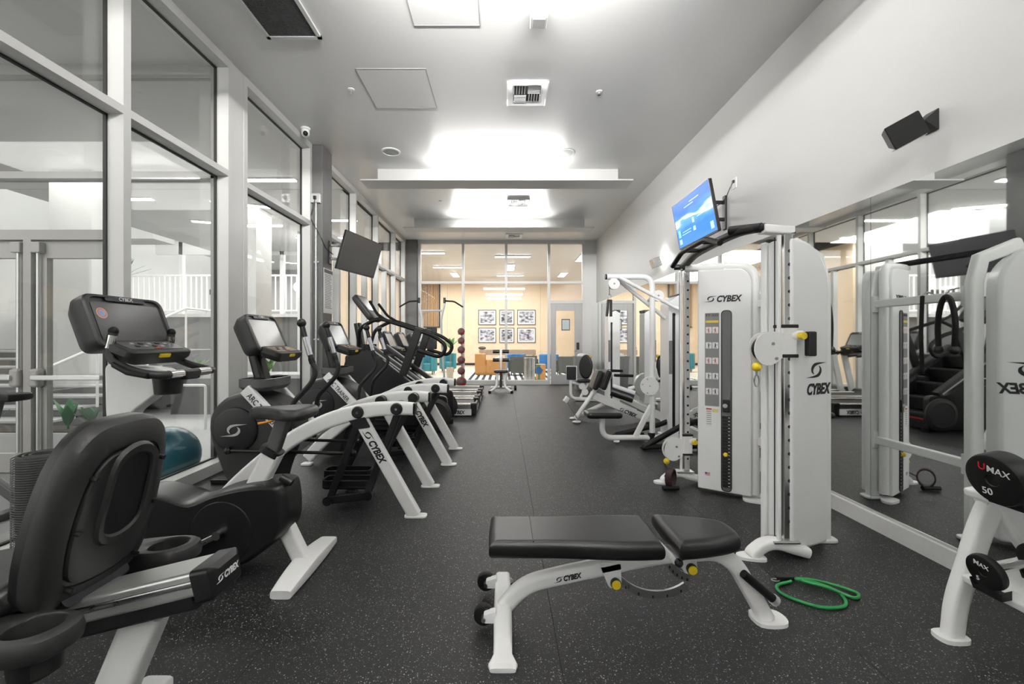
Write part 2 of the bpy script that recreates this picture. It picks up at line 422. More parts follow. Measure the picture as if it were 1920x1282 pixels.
def diffuser(x, y, label):
    t = thing('air_diffuser', label, 'vent', (x, y, ZC), group='square ceiling diffusers')
    b = MB(); R = []
    for h, z in ((.225, 0), (.225, -.02), (.21, -.028), (.15, -.006), (.15, 0)): R.append([(-h, -h, z), (h, -h, z), (h, h, z), (-h, h, z)])
    b.rings(R, False, False).build('frame', WHITE2, t)
    MB().b2(-.15, .15, -.15, .15, -.003, -.001).build('throat', BLACKM, t)
    for qx, qy in ((-1, -1), (1, 1), (-1, 1), (1, -1)):
        for k in range(5):
            c = .015+.03*k-.0; d = .075
            q = MB()
            if qx*qy > 0: q.box((qx*(.012+c), qy*d, -.012), (.006, .135, .018))
            else: q.box((qx*d, qy*(.012+c), -.012), (.135, .006, .018))
            q.build('louvre', WHITE2, t)
diffuser(.27, 4.82, 'square louvred air diffuser nearest the camera, above the aisle')
diffuser(.31, 8.65, 'square louvred air diffuser between the two suspended light coves')
diffuser(.3, 11.45, 'small looking square air diffuser close to the far glass partition')
sb = thing('motion_sensor', 'small white cube sensor hanging from the ceiling at the top edge', 'sensor', (.30, 3.58, ZC))
MB().box((0, 0, -.065), (.14, .14, .13)).build('housing', WHITE2, sb, .008)
MB().cyl((0, -.07, -.07), (0, -.076, -.07), .045, 24).build('lens', GREYP, sb)
MB().box((0, 0, -.132), (.10, .10, .006)).build('vent_plate', WALLP, sb)
for i, (x, y, l) in enumerate(((-1.69, 4.75, 'left of the access panel'), (1.08, 4.79, 'right of the nearest air diffuser'), (-1.26, 8.59, 'left of the second air diffuser'), (1.65, 8.69, 'right of the second air diffuser'))):
    t = thing('sprinkler_head', 'small chrome sprinkler head on the ceiling %s' % l, 'sprinkler', (x, y, ZC), group='ceiling sprinklers')
    MB().lathe([(.036, 0), (.036, -.004), (.018, -.008)], n=20).build('escutcheon', WHITE2, t)
    MB().lathe([(.009, -.006), (.008, -.032), (.018, -.036), (.018, -.039)], n=12).build('nozzle', CHROME, t)
for x, y, l in ((-1.66, 6.32, 'left'), (.93, 6.37, 'right')):
    t = thing('ceiling_speaker', 'round white ceiling speaker in front of the first light cove, %s one' % l, 'speaker', (x, y, ZC), group='round ceiling speakers')
    MB().lathe([(.14, 0), (.14, -.008), (.115, -.014), (.113, -.006)], n=32).build('bezel', WHITE2, t)
    MB().lathe([(.112, -.004), (.112, -.008), (.05, -.012), (0, -.013)], n=28).build('grille', mat('speaker_mesh', (.5, .5, .5), .6, bump=.4, bscale=500), t)
LAMP = mat('led_strip', (1, 1, 1), .5, emit=(1, .985, .95), es=2.5)
def cove(y, label, power, x0=-2.245, x1=2.05, rz=0):
    t = thing('light_cove', label, 'ceiling light', (0, y, ZC), rz, group='suspended light coves')
    MB().b2(x0, x1, -.19, .19, -.285, -.262).build('tray', WALLP, t, .003)
    MB().b2(x0+.2, x1-.17, .07, .19, -.262, 0).build('fascia', WALLP, t, .003)
    MB().b2(-1.15, 1.0, -.10, -.04, -.261, -.24).build('led_strip', LAMP, t)
    a = area('cove_lamp', (-.07, .04, -.19), 2.1, .08, power, (math.radians(-102), 0, 0)); a.parent = t; a.data.spread = math.radians(100)
cove(6.89, 'long white suspended light cove in the middle of the ceiling', ROOM_POWER*.13)
cove(9.75, 'farther white suspended light cove near the glass partition', ROOM_POWER*.22)
cove(2.2, 'white suspended light cove above the camera', ROOM_POWER*.75, rz=PI)
cove(-.6, 'white suspended light cove behind the camera', ROOM_POWER*1.1, rz=PI)
cove(-3.0, 'rearmost white suspended light cove', ROOM_POWER*1.1, rz=PI)
# ================================================================ entrance lobby and courtyard on the window side
struct(MB().b2(-12, -2.9, -4, 4.4, -.22, -.1).build('floor_lobby', mat('lobby_floor', (.22, .22, .22), .35, var=.2, scale=2)))
struct(MB().b2(-16, -3.0, -4, 7.9, 4.05, 4.25).build('ceiling_lobby', mat('lobby_ceiling', (.6, .6, .59), .5)))
struct(MB().b2(-16, -2.9, 4.4, 24, -.24, -.12).build('floor_courtyard', CONCL))
# storefront with double doors
YS = 4.39
sf = sthing('window_11', 'storefront glazing of the entrance lobby seen through the side windows')
def bar(x0, x1, z0, z1, n='mullion', d=.07, m=FRAME2, p=sf): return MB().b2(x0, x1, YS-d, YS+d*.6, z0, z1).build(n, m, p)
bar(-8.2, -2.86, 3.95, 4.05, 'header'); bar(-8.2, -2.86, 2.90, 2.97, 'transom'); bar(-8.2, -3.92, 2.28, 2.38, 'door_header')
for x in (-8.15, -3.92, -2.92): bar(x-.04, x+.04, -.1, 3.95)
for x0, x1, z0, z1 in ((-8.1, -3.96, 2.97, 3.95), (-3.88, -2.96, 2.97, 3.95), (-8.1, -3.96, 2.38, 2.90), (-3.88, -2.96, .0, 2.90)):
    MB().b2(x0, x1, YS-.004, YS+.004, z0, z1).build('pane', GLASS, sf)
bar(-3.88, -2.96, -.1, .0, 'sill')
bar(-4.86, -4.78, -.1, 2.28, 'centre_post')
for n, (x0, x1, hx) in enumerate(((-4.78, -3.96, 1), (-5.68, -4.86, -1))):
    d = sthing('door_%d' % (n+2), ['right leaf of the lobby entrance double door', 'left leaf of the lobby entrance double door'][n])
    MB().b2(x0+.005, x0+.12, YS-.03, YS+.03, -.09, 2.27).build('stile', FRAME2, d)
    MB().b2(x1-.12, x1-.005, YS-.03, YS+.03, -.09, 2.27).build('stile', FRAME2, d)
    MB().b2(x0+.12, x1-.12, YS-.03, YS+.03, 2.10, 2.27).build('rail', FRAME2, d)
    MB().b2(x0+.12, x1-.12, YS-.03, YS+.03, -.09, .1).build('rail', FRAME2, d)
    MB().b2(x0+.11, x1-.11, YS-.003, YS+.003, .09, 2.11).build('pane', GLASS, d)
    hxx = x0+.06 if hx > 0 else x1-.06
    MB().cyl((hxx, YS-.06, .12), (hxx, YS-.06, 2.2), .013).build('vertical_rod', ALU, d)
    MB().box((hxx, YS-.06, 2.2), (.10, .07, .11)).build('top_latch', FRAME2, d, .01)
    MB().box((hxx, YS-.07, .88), (.10, .09, .19)).build('latch_case', FRAME2, d, .03)
    MB().b2(x0+.06, x1-.06, YS-.14, YS-.10, .86, .91).build('push_bar', ALU, d, .01)
bar(-8.1, -5.68, -.1, .0, 'sill'); MB().b2(-8.1, -5.7, YS-.004, YS+.004, .0, 2.28).build('pane', GLASS, sf)
# courtyard stairs: every step its own tread
st = thing('courtyard_stairs', 'grey concrete courtyard stairs seen behind the lobby doors', 'stairs', (-8.3, 5.6, -.12))
for k in range(9):
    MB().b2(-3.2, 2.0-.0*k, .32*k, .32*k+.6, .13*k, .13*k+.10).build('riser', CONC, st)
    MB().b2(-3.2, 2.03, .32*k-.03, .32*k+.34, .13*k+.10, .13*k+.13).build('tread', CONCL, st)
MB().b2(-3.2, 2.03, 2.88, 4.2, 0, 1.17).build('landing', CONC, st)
hr = thing('stair_handrail', 'sloping white steel handrail beside the courtyard stairs', 'handrail', (-6.15, 5.5, -.12))
MB().tube([(0, 0, .9), (-.1, 2.9, 2.0), (-.1, 3.6, 2.0)], .022).build('rail', WHITE, hr)
for k in range(4): MB().cyl((-.03*k, .05+.95*k, 0.36*k if k else 0), (-.03*k, .05+.95*k, .9+.36*k), .018).build('post', WHITE, hr)
struct(MB().b2(-7.45, -6.75, 7.0, 7.7, -.12, 4.05).build('trim_4', STUCCO), 'pale square column in the courtyard')
struct(MB().b2(-5.55, -5.15, 8.9, 9.5, -.12, 4.05).build('trim_5', STUCCO), 'second courtyard column')
# planters
LEAF = mat('green_leaf', (.02, .17, .05), .4, var=.4, scale=8)
LEAF2 = mat('teal_leaf', (.03, .22, .20), .4, var=.4, scale=8)
def leafy(name, loc, n, h, spread, label, m=LEAF, cat='plant', wd=.05, group=None):
    t = thing(name, label, cat, loc, group=group)
    MB().tube([(0, 0, -.12), (0, 0, h*.5)], .012, 6).build('stem', m, t)
    for k in range(n):
        a = random.random()*2*PI; l = h*random.uniform(.6, 1); s = spread*random.uniform(.3, 1)
        d = V((math.cos(a), math.sin(a), 0)); q = V((-d.y, d.x, 0)); b = MB(); R = []
        for i in range(6):
            u = i/5; c = d*s*u**1.3+V((0, 0, .05+l*(u-.25*u*u*s/h)))
            ww = wd*math.sin(PI*min(.97, .12+u*.85)); nn = V((0, 0, .004))
            R.append([c-q*ww, c+nn, c+q*ww, c-nn])
        b.rings(R).build('leaf', m, t)
    return t
pl = thing('stair_planter', 'low white planter at the foot of the courtyard stairs', 'planter', (-5.6, 5.15, -.12))
b = MB(); b.b2(-1.6, 1.0, -.2, .2, 0, .30); b.build('box', CONCL, pl, .01)
MB().b2(-1.55, .95, -.17, .17, .30, .312).build('soil', mat('soil', (.05, .04, .03), .9, var=.4), pl)
for i, (dx, h) in enumerate(((-1.1, .30), (-.55, .26), (.05, .30), (.35, .36), (.62, .28))):
    leafy('leafy_plant', (-5.6+dx, 5.15, .19), 9, h, .16, ['bushy', 'small', 'broad', 'tall', 'spreading'][i]+' green leafy plant in the stair planter, number %s from the left' % ['one', 'two', 'three', 'four', 'five'][i], group='plants in the stair planter')
# low bench wall and handrail post in front of terrace
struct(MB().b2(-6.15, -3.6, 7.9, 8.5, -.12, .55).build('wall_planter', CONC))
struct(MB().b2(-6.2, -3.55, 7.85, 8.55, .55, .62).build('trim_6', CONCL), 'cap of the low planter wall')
for i, x in enumerate((-5.85, -5.2, -4.5)):
    leafy('bromeliad', (x, 8.2, .61), 9, .3, .2, 'bright green spiky plant on the low courtyard wall, %s' % ['left', 'middle', 'right'][i], mat('lime_leaf_%d' % i, (.10, .25, .04), .4, var=.4), group='plants on the low courtyard wall')
hp = thing('courtyard_handrail', 'thin white handrail standing in the courtyard before the low wall', 'handrail', (-4.6, 6.6, -.12))
MB().tube(fil([(-1.2, 0, .68), (.0, 0, .68), (0, 0, 0)], .05), .02).build('rail', WHITE, hp); MB().cyl((-1.2, 0, 0), (-1.2, 0, .68), .02).build('post', WHITE, hp)
# upper terrace with balustrade
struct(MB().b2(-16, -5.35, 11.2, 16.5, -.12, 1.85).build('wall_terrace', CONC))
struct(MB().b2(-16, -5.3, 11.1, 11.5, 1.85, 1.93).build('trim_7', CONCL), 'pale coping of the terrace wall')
def balustrade(name, x0, x1, y, z, h, sp, label):
    t = thing(name, label, 'railing', (x0, y, z)); L_ = x1-x0
    MB().b2(0, L_, -.025, .025, h-.04, h).build('top_rail', WHITE, t); MB().b2(0, L_, -.12, .02, .08, .11).build('bottom_rail', WHITE, t)
    n = int(L_/sp)
    for k in range(n+1): MB().b2(k*sp-.012, k*sp+.012, -.012, .012, 0 if k % 8 == 0 else .1, h-.03).build('baluster', WHITE, t)
balustrade('terrace_balustrade', -11.2, -5.4, 11.3, 1.93, 1.05, .14, 'long white balustrade of upright bars along the raised terrace')
# upper walkway top left
struct(MB().b2(-16, -10.0, 12.2, 13.0, 4.15, 4.8).build('wall_walkway', STUCCO))
balustrade('walkway_balustrade', -15.6, -10.1, 12.3, 4.8, 1.0, .16, 'white balustrade on the high walkway beyond the lobby')
# building opposite with lit interior
struct(MB().b2(-16, -5.35, 19.0, 19.2, 1.85, 6).build('wall_opposite', mat('opposite_wall', (.33, .33, .33), .7)))
struct(MB().b2(-11, -5.35, 13.5, 19.0, 4.35, 4.5).build('ceiling_opposite', STUCCO))
struct(MB().b2(-16, -5.35, 11.2, 19, 1.84, 1.86).build('floor_opposite', CONC))
for i, x in enumerate((-10.2, -8.6, -7.0, -5.5)):
    struct(MB().b2(x-.06, x+.06, 13.5, 13.62, 1.86, 4.35).build('trim_%d' % (8+i), WHITE), 'white post of the opposite building')
struct(MB().b2(-11, -5.4, 13.5, 13.6, 3.95, 4.35).build('trim_12', WHITE), 'white beam of the opposite building')
struct(MB().b2(-9.2, -2.88, 7.92, 13.45, 4.05, 4.25).build('ceiling_overhang', STUCCO))
LED2 = mat('linear_lamp', (1, 1, 1), .5, emit=(1, 1, .98), es=8)
def linear(x, y, z, l, rz, label, group, wd=.10):
    t = thing('linear_light', label, 'ceiling light', (x, y, z), rz, group)
    MB().b2(-l/2-.02, l/2+.02, -wd/2-.015, wd/2+.015, .0, .02).build('housing', WHITE, t)
    MB().b2(-l/2, l/2, -wd/2, wd/2, -.012, 0).build('diffuser', LED2, t)
for i, (x, y, r) in enumerate(((-8.8, 14.6, .3), (-7.4, 15.2, 0), (-6.3, 14.6, .3), (-6.4, 16.6, 0), (-8.0, 17.2, .3), (-9.8, 16.8, 0))):
    linear(x, y, 4.32, 1.5, r, 'bright linear lamp under the opposite building ceiling, %s' % ['front left', 'front middle', 'front right', 'back right', 'back middle', 'back left'][i], 'linear lamps in the opposite building')
for i, (x, y, r) in enumerate(((-4.3, 7.4, 0), (-5.2, 8.8, .35), (-4.1, 9.9, 0), (-6.6, 10.2, .35), (-4.9, 11.6, 0), (-7.6, 8.4, 0))):
    linear(x, y, 4.027, 1.4, r, 'bright linear lamp under the courtyard canopy, %s' % ['nearest the lobby', 'second row turned', 'middle by the windows', 'middle turned', 'farthest', 'left by the column'][i], 'linear lamps under the canopy')
cl = thing('wall_clock', 'round white clock on the grey wall of the opposite building', 'clock', (-9.1, 18.98, 3.6))
MB().lathe([(.22, 0), (.22, .04), (.19, .05)], ax=(0, -1, 0), n=28).build('case', WHITE, cl)
MB().b2(-.008, .008, -.056, -.05, 0, .15).b2(0, .11, -.056, -.05, -.008, .008).build('hands', BLACK, cl)
# wall lamp with arrows (glowing) on the terrace
wl = thing('terrace_wall_lamp', 'glowing wall lamp behind the terrace balustrade', 'lamp', (-8.75, 13.4, 2.75))
MB().box((0, 0, 0), (.9, .05, .16)).build('plate', BLACK, wl); MB().box((-.2, -.04, .12), (.35, .04, .05)).build('tube', mat('warm_tube', (1, 1, 1), .5, emit=(1, 1, .95), es=25), wl)
# palm fronds
pf = leafy('palm_tree', (-9.3, 10.35, 2.6), 18, .75, .65, 'blue green palm fronds showing past the courtyard column', LEAF2, 'palm', .035)
MB().tube([(0, 0, -2.72), (.05, 0, -1.2), (0, 0, .1)], .07, 10).build('trunk', CONC, pf)
# courtyard right side wall closing toward lounge
struct(MB().b2(-16, -12.4, -4, 24, -.12, 7).build('wall_courtyard_left', STUCCO))
# corridor behind the far side windows
struct(MB().b2(-5.3, -5.12, 11.0, 21.3, -.12, 4.3).build('wall_lounge_outer', STUCCO))
# lobby spin bike, seen through glass
LBK = thing('spin_bike', 'grey spin bike with a red-tipped handle behind the glass at the left edge', 'exercise bike', (-4.3, 3.4, -.1), PI)
MB().rtube([(-.5, 0, .05), (.0, 0, .42), (.32, 0, .62)], (0, 1, 0), .05, .08).build('frame', GREYP, LBK)
MB().rtube([(-.12, 0, .33), (-.28, 0, .88)], (0, 1, 0), .045, .07).build('seat_tube', GREYP, LBK)
MB().rtube([(.30, 0, .40), (.20, 0, 1.0)], (0, 1, 0), .045, .07).build('head_tube', GREYP, LBK)
MB().pad(smooth([(-.16, -.09), (-.16, .09), (0, .05), (.12, .02), (.12, -.12), (0, -.05)], 4, True), .06, .02, Matrix.Translation((-.3, 0, .88))).build('saddle', RUBBER, LBK)
MB().tube(fil([(.42, -.2, 1.08), (.2, -.2, 1.02), (.18, .2, 1.02), (.42, .2, 1.08)], .08), .016).build('handlebar', CHAR, LBK)
MB().cyl((.2, 0, 1.0), (-.1, -.0, .98), .018).build('lever', ALU, LBK); MB().ball((-.14, 0, .98), .03, sc=(1.5, 1, 1)).build('red_knob', RED, LBK)
MB().lathe([(.23, -.03), (.25, -.12), (.25, .02), (.23, .03)], (.38, 0, .30), (0, 1, 0), 28).build('flywheel', STEEL, LBK)
MB().cyl((-.05, -.09, .34), (-.05, .09, .34), .07).build('crank_hub', CHAR, LBK)
MB().b2(-.12, .02, -.16, -.10, .16, .19).build('pedal', RUBBER, LBK); MB().b2(-.12, .02, .10, .16, .50, .53).build('pedal', RUBBER, LBK)
for x in (-.5, .45): MB().b2(x-.04, x+.04, -.25, .25, 0, .06).build('foot', GREYP, LBK, .01)
# ================================================================ lounge behind the far glass
_before = set(bpy.data.objects)
WOODW = mat('pale_wood_panelling', (.72, .565, .40), .5, var=.05, scale=1.2)
struct(MB().b2(-5.1, 6.5, YF+.1, 21.2, -.12, 0).build('floor_lounge', mat('lounge_floor', (.66, .60, .51), .3, var=.05, scale=2)))
struct(MB().b2(-5.1, 6.5, YF+.21, 21.2, 4.05, 4.2).build('ceiling_lounge', mat('lounge_ceiling', (.66, .66, .65), .35)))
wl_ = struct(MB().b2(-5.1, 6.5, 20.95, 21.2, 0, 4.05).build('wall_lounge_back', WOODW))
for i in range(5):
    MB().b2(-5+i*2.28, -5+(i+1)*2.28-.008, 20.91, 20.95, .11, 4.04).build('wood_panel', WOODW if i % 2 else mat('pale_wood_%d' % i, (.74, .59, .425), .5, var=.05, scale=1.2), wl_)
struct(MB().b2(6.4, 6.6, YF+.1, 21.2, 0, 4.05).build('wall_lounge_right', WOODW))
struct(MB().b2(-5.1, -4.95, YF+.1, 21.2, 0, 4.05).build('wall_lounge_left', WOODW))
struct(MB().b2(-4.95, 6.4, 20.88, 20.91, 0, .11).build('baseboard_lounge', BLACKM))
# slatted panel
sp = thing('slat_screen', 'tall panel of vertical wooden slats at the left of the lounge', 'wall panel', (-4.1, 23.27, 2.1))
MB().b2(-.62, .62, -.02, 0, 0, 2.4).build('backing', mat('slat_backing', (.06, .045, .03), .6), sp)
SL = mat('slat_wood', (.50, .32, .17), .45, var=.15)
for k in range(16): MB().b2(-.61+k*.078, -.61+k*.078+.045, -.06, -.02, .01, 2.39).build('slat', SL, sp)
MB().b2(.62, .68, -.08, 0, 0, 2.4).build('edge', BLACKM, sp); MB().b2(-.62, .68, -.08, 0, -.05, 0).build('edge', BLACKM, sp)
# framed photographs
def photo_mat(seed, dark):
    m = mat('photo_%d' % seed, (.3, .3, .32), .4); nt = m.node_tree; nd = nt.nodes; L = nt.links; p = nd['Principled BSDF']
    tc = nd.new('ShaderNodeTexCoord'); mp = nd.new('ShaderNodeMapping'); mp.inputs[1].default_value = (seed*3.1, 0, seed*1.7); mp.inputs[3].default_value = (2.2, 2, 4)
    L.new(tc.outputs['Object'], mp.inputs[0]); n = nd.new('ShaderNodeTexNoise'); n.inputs['Scale'].default_value = 2.2; n.inputs['Detail'].default_value = 6; L.new(mp.outputs[0], n.inputs[0])
    cr = nd.new('ShaderNodeValToRGB'); cr.color_ramp.elements[0].position = .36+dark*.05; cr.color_ramp.elements[0].color = (.02, .02, .03, 1)
    cr.color_ramp.elements[1].position = .62+dark*.06; cr.color_ramp.elements[1].color = (.6, .6, .66, 1); L.new(n.outputs[0], cr.inputs[0]); L.new(cr.outputs[0], p.inputs['Base Color'])
    return m
names = [['seascape with a dark headland', 'crowd of figures', 'row of boats'], ['seated group', 'pale shore and pole', 'carriage under trees']]
s = .02911
for r, (ya, yb) in enumerate(((581, 609), (614.5, 642.5))):
    for c, (xa, xb) in enumerate(((897, 930), (936.5, 964), (970, 1004))):
        x0, x1, z0, z1 = (xa-943)*s, (xb-943)*s, 1.42+(636-yb)*s, 1.42+(636-ya)*s
        t = thing('framed_photo', 'framed black and white photograph of a %s, %s row, %s column' % (names[r][c], ['upper', 'lower'][r], ['left', 'middle', 'right'][c]), 'picture', ((x0+x1)/2, 23.29, (z0+z1)/2), group='six framed photographs on the lounge wall')
        a, h = (x1-x0)/2, (z1-z0)/2
        b = MB(); q = .03
        b.b2(-a, a, -.04, 0, h-q, h).b2(-a, a, -.04, 0, -h, -h+q).b2(-a, -a+q, -.04, 0, -h, h).b2(a-q, a, -.04, 0, -h, h); b.build('frame', BLACKM, t)
        MB().b2(-a+q, a-q, -.015, 0, -h+q, h-q).build('mount', WHT_PRINT, t)
        MB().b2(-a+.1, a-.1, -.018, -.015, -h+.1, h-.1).build('print', photo_mat(r*3+c+1, c % 2), t)
# console table
ct = thing('console_table', 'long low wooden console under the framed photographs', 'table', (.2, 21.6, 0))
CW = mat('console_wood', (.28, .20, .14), .5, var=.15)
MB().b2(-1.4, 1.45, -.25, .25, .62, .88).build('body', CW, ct, .01)
for x in (-1.3, 1.35):
    for y in (-.2, .2): MB().b2(x-.04, x+.04, y-.04, y+.04, 0, .62).build('leg', CW, ct)
tag(MB().ball((-1.05, 21.6, .967), .2, sc=(1, .6, .42)).build('decor_bowl', mat('bowl_dark', (.08, .07, .07), .5)), 'dark bowl on the left end of the wooden console', 'bowl')
# rug
rg_ = mat('rug_stripes', (.7, .7, .68), .9); nt = rg_.node_tree; nd = nt.nodes; L = nt.links; p = nd['Principled BSDF']
tc = nd.new('ShaderNodeTexCoord'); wv = nd.new('ShaderNodeTexWave'); wv.inputs['Scale'].default_value = 1.5; wv.inputs['Distortion'].default_value = .6; L.new(tc.outputs['Object'], wv.inputs[0])
cr = nd.new('ShaderNodeValToRGB'); cr.color_ramp.interpolation = 'CONSTANT'; cr.color_ramp.elements[0].color = (.02, .025, .04, 1); cr.color_ramp.elements[1].position = .42; cr.color_ramp.elements[1].color = (.72, .72, .70, 1)
L.new(wv.outputs[0], cr.inputs[0]); L.new(cr.outputs[0], p.inputs['Base Color'])
tag(MB().b2(-1.3, 3.0, 14.5, 18.6, 0, .012).build('striped_rug', rg_), 'black and white striped rug on the lounge floor', 'rug')
# tan leather curved sofa
TAN = mat('tan_leather', (.55, .26, .07), .4, var=.15, bump=.1, bscale=40)
def barrel(name, x, y, rz, m, label, cat, R=.42, h=.72, seat=.42, legs=True, group=None, mseat=None, a0=-150, a1=150):
    t = thing(name, label, cat, (x, y, .0145), rz, group)
    out = []; inn = []
    for k in range(19):
        a = math.radians(a0+(a1-a0)*k/18)
        out.append((R*math.cos(a), R*math.sin(a))); inn.append(((R-.11)*math.cos(a), (R-.11)*math.sin(a)))
    MB().prism(out+inn[::-1], .12, h, 'z').build('backrest', m, t, .025)
    MB().pad(ell(R-.12, R-.12, 24, -.06), seat-.12, .05, Matrix.Translation((0, 0, .12))).build('seat', mseat or m, t)
    for sx in (-1, 1):
        for sy in (-1, 1): MB().cyl((sx*R*.55, sy*R*.55, 0), (sx*R*.6, sy*R*.6, .13), .02, 8).build('leg', BLACKM, t)
    return t
so = thing('leather_sofa', 'tan leather sofa with a curved back on the striped rug', 'sofa', (-.45, 16.7, .012))
MB().prism(fil([(-.6, -.45), (.6, -.45), (.6, .35), (.45, .45), (-.6, .45)], .12, 5, True), .0, .40, 'z').build('base', TAN, so, .03)
MB().prism(fil([(-.62, -.47), (-.2, -.47), (-.2, -.30), (-.45, -.25), (-.45, .47), (-.62, .47)], .05, 4, True), .06, .82, 'z').build('backrest', TAN, so, .04)
MB().prism(fil([(-.2, -.47), (.62, -.47), (.62, -.28), (-.2, -.30)], .06, 4, True), .06, .60, 'z').build('arm', TAN, so, .04)
tag(MB().pad(rrect(.5, .4, .1), .12, .05, Matrix.Translation((-.2, 16.85, .55)) @ Matrix.Rotation(-.5, 4, 'Y')).build('cushion', WHT_PRINT), 'white cushion lying on the tan leather sofa', 'cushion')
GG = mat('grey_green_fabric', (.085, .092, .078), .8, var=.2, scale=30)
BLU = mat('blue_fabric', (.02, .16, .42), .7, var=.15); TEAL = mat('teal_fabric', (.03, .22, .27), .6, var=.2)
def club(x, y, label, w=.62, h=.72):
    t = thing('club_chair', label, 'chair', (x, y, .012), group='grey green chairs seen from behind')
    M = Matrix.Rotation(-.12, 4, 'X')
    MB().prism([(-w*.42, .10), (w*.42, .10), (w*.5, h), (-w*.5, h)], -.06, .06, 'y', M).build('backrest', GG, t, .03)
    MB().b2(-w*.42, w*.42, .05, .6, .14, .42).build('seat', GG, t, .03)
    for sx in (-1, 1): MB().b2(sx*w*.5-.05, sx*w*.5+.05, .05, .58, .14, .58).build('arm', GG, t, .03)
    for sx in (-1, 1):
        for yy in (.06, .55): MB().cyl((sx*.24, yy, 0), (sx*.24, yy, .15), .016, 8).build('leg', BLACKM, t)
club(.56, 15.9, 'grey green chair seen from behind, between the sofa and the ribbed drum')
club(2.35, 15.9, 'grey green chair seen from behind through the glass door')
club(1.05, 16.9, 'grey green chair behind the ribbed metal drum')
barrel('barrel_chair', .58, 18.6, PI*.5, BLU, 'blue barrel chair behind the grey green chair', 'chair', group='blue barrel chairs')
barrel('barrel_chair', 1.98, 18.4, PI*.7, BLU, 'blue barrel chair left of the lounge door', 'chair', group='blue barrel chairs')
barrel('tub_chair', -2.95, 16.8, PI*.5, TEAL, 'teal chair farthest left behind the pull-up tower', 'chair', R=.36, h=.78, group='teal chairs')
barrel('tub_chair', -2.35, 18.2, PI*.6, TEAL, 'teal chair right of the other teal chair', 'chair', R=.36, h=.78, group='teal chairs')
# drums
dt = thing('ribbed_drum_table', 'ribbed silver metal drum table just behind the glass', 'side table', (.84, 13.5, 0))
b = MB(); R = []
for k in range(96):
    a = 2*PI*k/96; rr = .165+(.008 if k % 4 < 2 else 0); R.append((rr*math.cos(a), rr*math.sin(a)))
b.prism(R, 0, .76, 'z').build('drum', mat('ribbed_metal', (.55, .57, .58), .25, 1.0), dt, ang=20); MB().lathe([(.178, .755), (.178, .775), (0, .776)], n=40).build('top', CHROME, dt)
pd = thing('painted_drum_table', 'small drum table painted in orange, green and blue patches', 'side table', (1.27, 14.35, .0135))
pm = mat('painted_patches', (.6, .3, .1), .4); nt = pm.node_tree; nd = nt.nodes; L = nt.links; p = nd['Principled BSDF']
tc = nd.new('ShaderNodeTexCoord'); vo = nd.new('ShaderNodeTexVoronoi'); vo.inputs['Scale'].default_value = 5; L.new(tc.outputs['Object'], vo.inputs[0]); sp_ = nd.new('ShaderNodeSeparateColor'); L.new(vo.outputs['Color'], sp_.inputs[0])
cr = nd.new('ShaderNodeValToRGB'); cr.color_ramp.interpolation = 'CONSTANT'
for i, (q, c) in enumerate(((0, (.62, .30, .08)), (.4, (.06, .20, .10)), (.6, (.03, .12, .32)), (.78, (.65, .48, .25)))):
    e = cr.color_ramp.elements[i] if i < 2 else cr.color_ramp.elements.new(q)
    e.position = q; e.color = (*c, 1)
L.new(sp_.outputs[0], cr.inputs[0]); L.new(cr.outputs[0], p.inputs['Base Color'])
MB().lathe([(.16, 0), (.165, .02), (.165, .48), (.155, .5)], n=32).build('drum', pm, pd); MB().lathe([(.16, .5), (.16, .515), (0, .516)], n=32).build('top', mat('drum_top', (.6, .42, .22), .4), pd)
# potted plant
pp = leafy('potted_plant', (-1.85, 14.9, 1.02), 18, .42, .50, 'leafy green plant behind the glass left of the ball tree', mat('fresh_leaf', (.22, .42, .14), .4, var=.3), 'plant', .085)
MB().tube([(0, 0, -.7), (.02, 0, -.3), (0, 0, .1)], .018, 8).build('trunk', CW, pp)
MB().lathe([(.11, -1.02), (.13, -.66), (.13, -.64), (.11, -.66)], n=24).build('pot', mat('beige_pot', (.55, .47, .38), .6), pp)
# lounge lamps
for i, (x, y, l, r) in enumerate(((-2.3, 17.8, 1.2, 0), (.35, 15.3, 1.25, 0), (.35, 20.3, 1.25, 0), (-2.25, 20.0, 1.2, PI/2), (.33, 17.8, 1.3, PI/2), (2.8, 20.0, 1.2, PI/2), (2.9, 15.6, 1.2, PI/2), (-2.6, 14.6, 1.2, 0))):
    linear(x, y, 4.335, l, r, 'bright linear lamp on the lounge ceiling, %s' % ['left crosswise one', 'front centre crosswise one', 'back centre crosswise one', 'back left lengthwise one', 'centre lengthwise one', 'back right lengthwise one', 'front right lengthwise one', 'front left crosswise one'][i], 'linear lamps in the lounge', .13 if r == 0 else .28)
LK = lambda y: 1/(1+5*y/1016)
for o in [o for o in bpy.data.objects if o not in _before and o.parent is None]:
    if o.type == 'EMPTY':
        k = LK(o.location.y); o.location *= k; o.scale = (k, k, k)
        if o.name.startswith('linear'): o.location.z = 4.02
    elif not o.get('kind'):
        k = LK(sum(v.co.y for v in o.data.vertices)/len(o.data.vertices)); o.data.transform(Matrix.Scale(k, 4))
bpy.context.view_layer.update()
area('lounge_light', (-1, 16.5, 3.98), 6, 7, 275, col=(.96, .98, 1))
area('opposite_light', (-8, 16, 4.2), 4, 4, 220)
area('lobby_fill', (-6, 1.6, 3.9), 3, 3, 80)  # area light without a fixture, added to brighten the lobby
area('courtyard_fill', (-5.6, 6.6, 3.98), 4, 1.5, 60)  # free-floating fill, added to lift the courtyard behind the doors
area('canopy_fill', (-6.2, 10.5, 3.98), 4, 3, 170)  # extra fill, added because the canopy darkens the courtyard
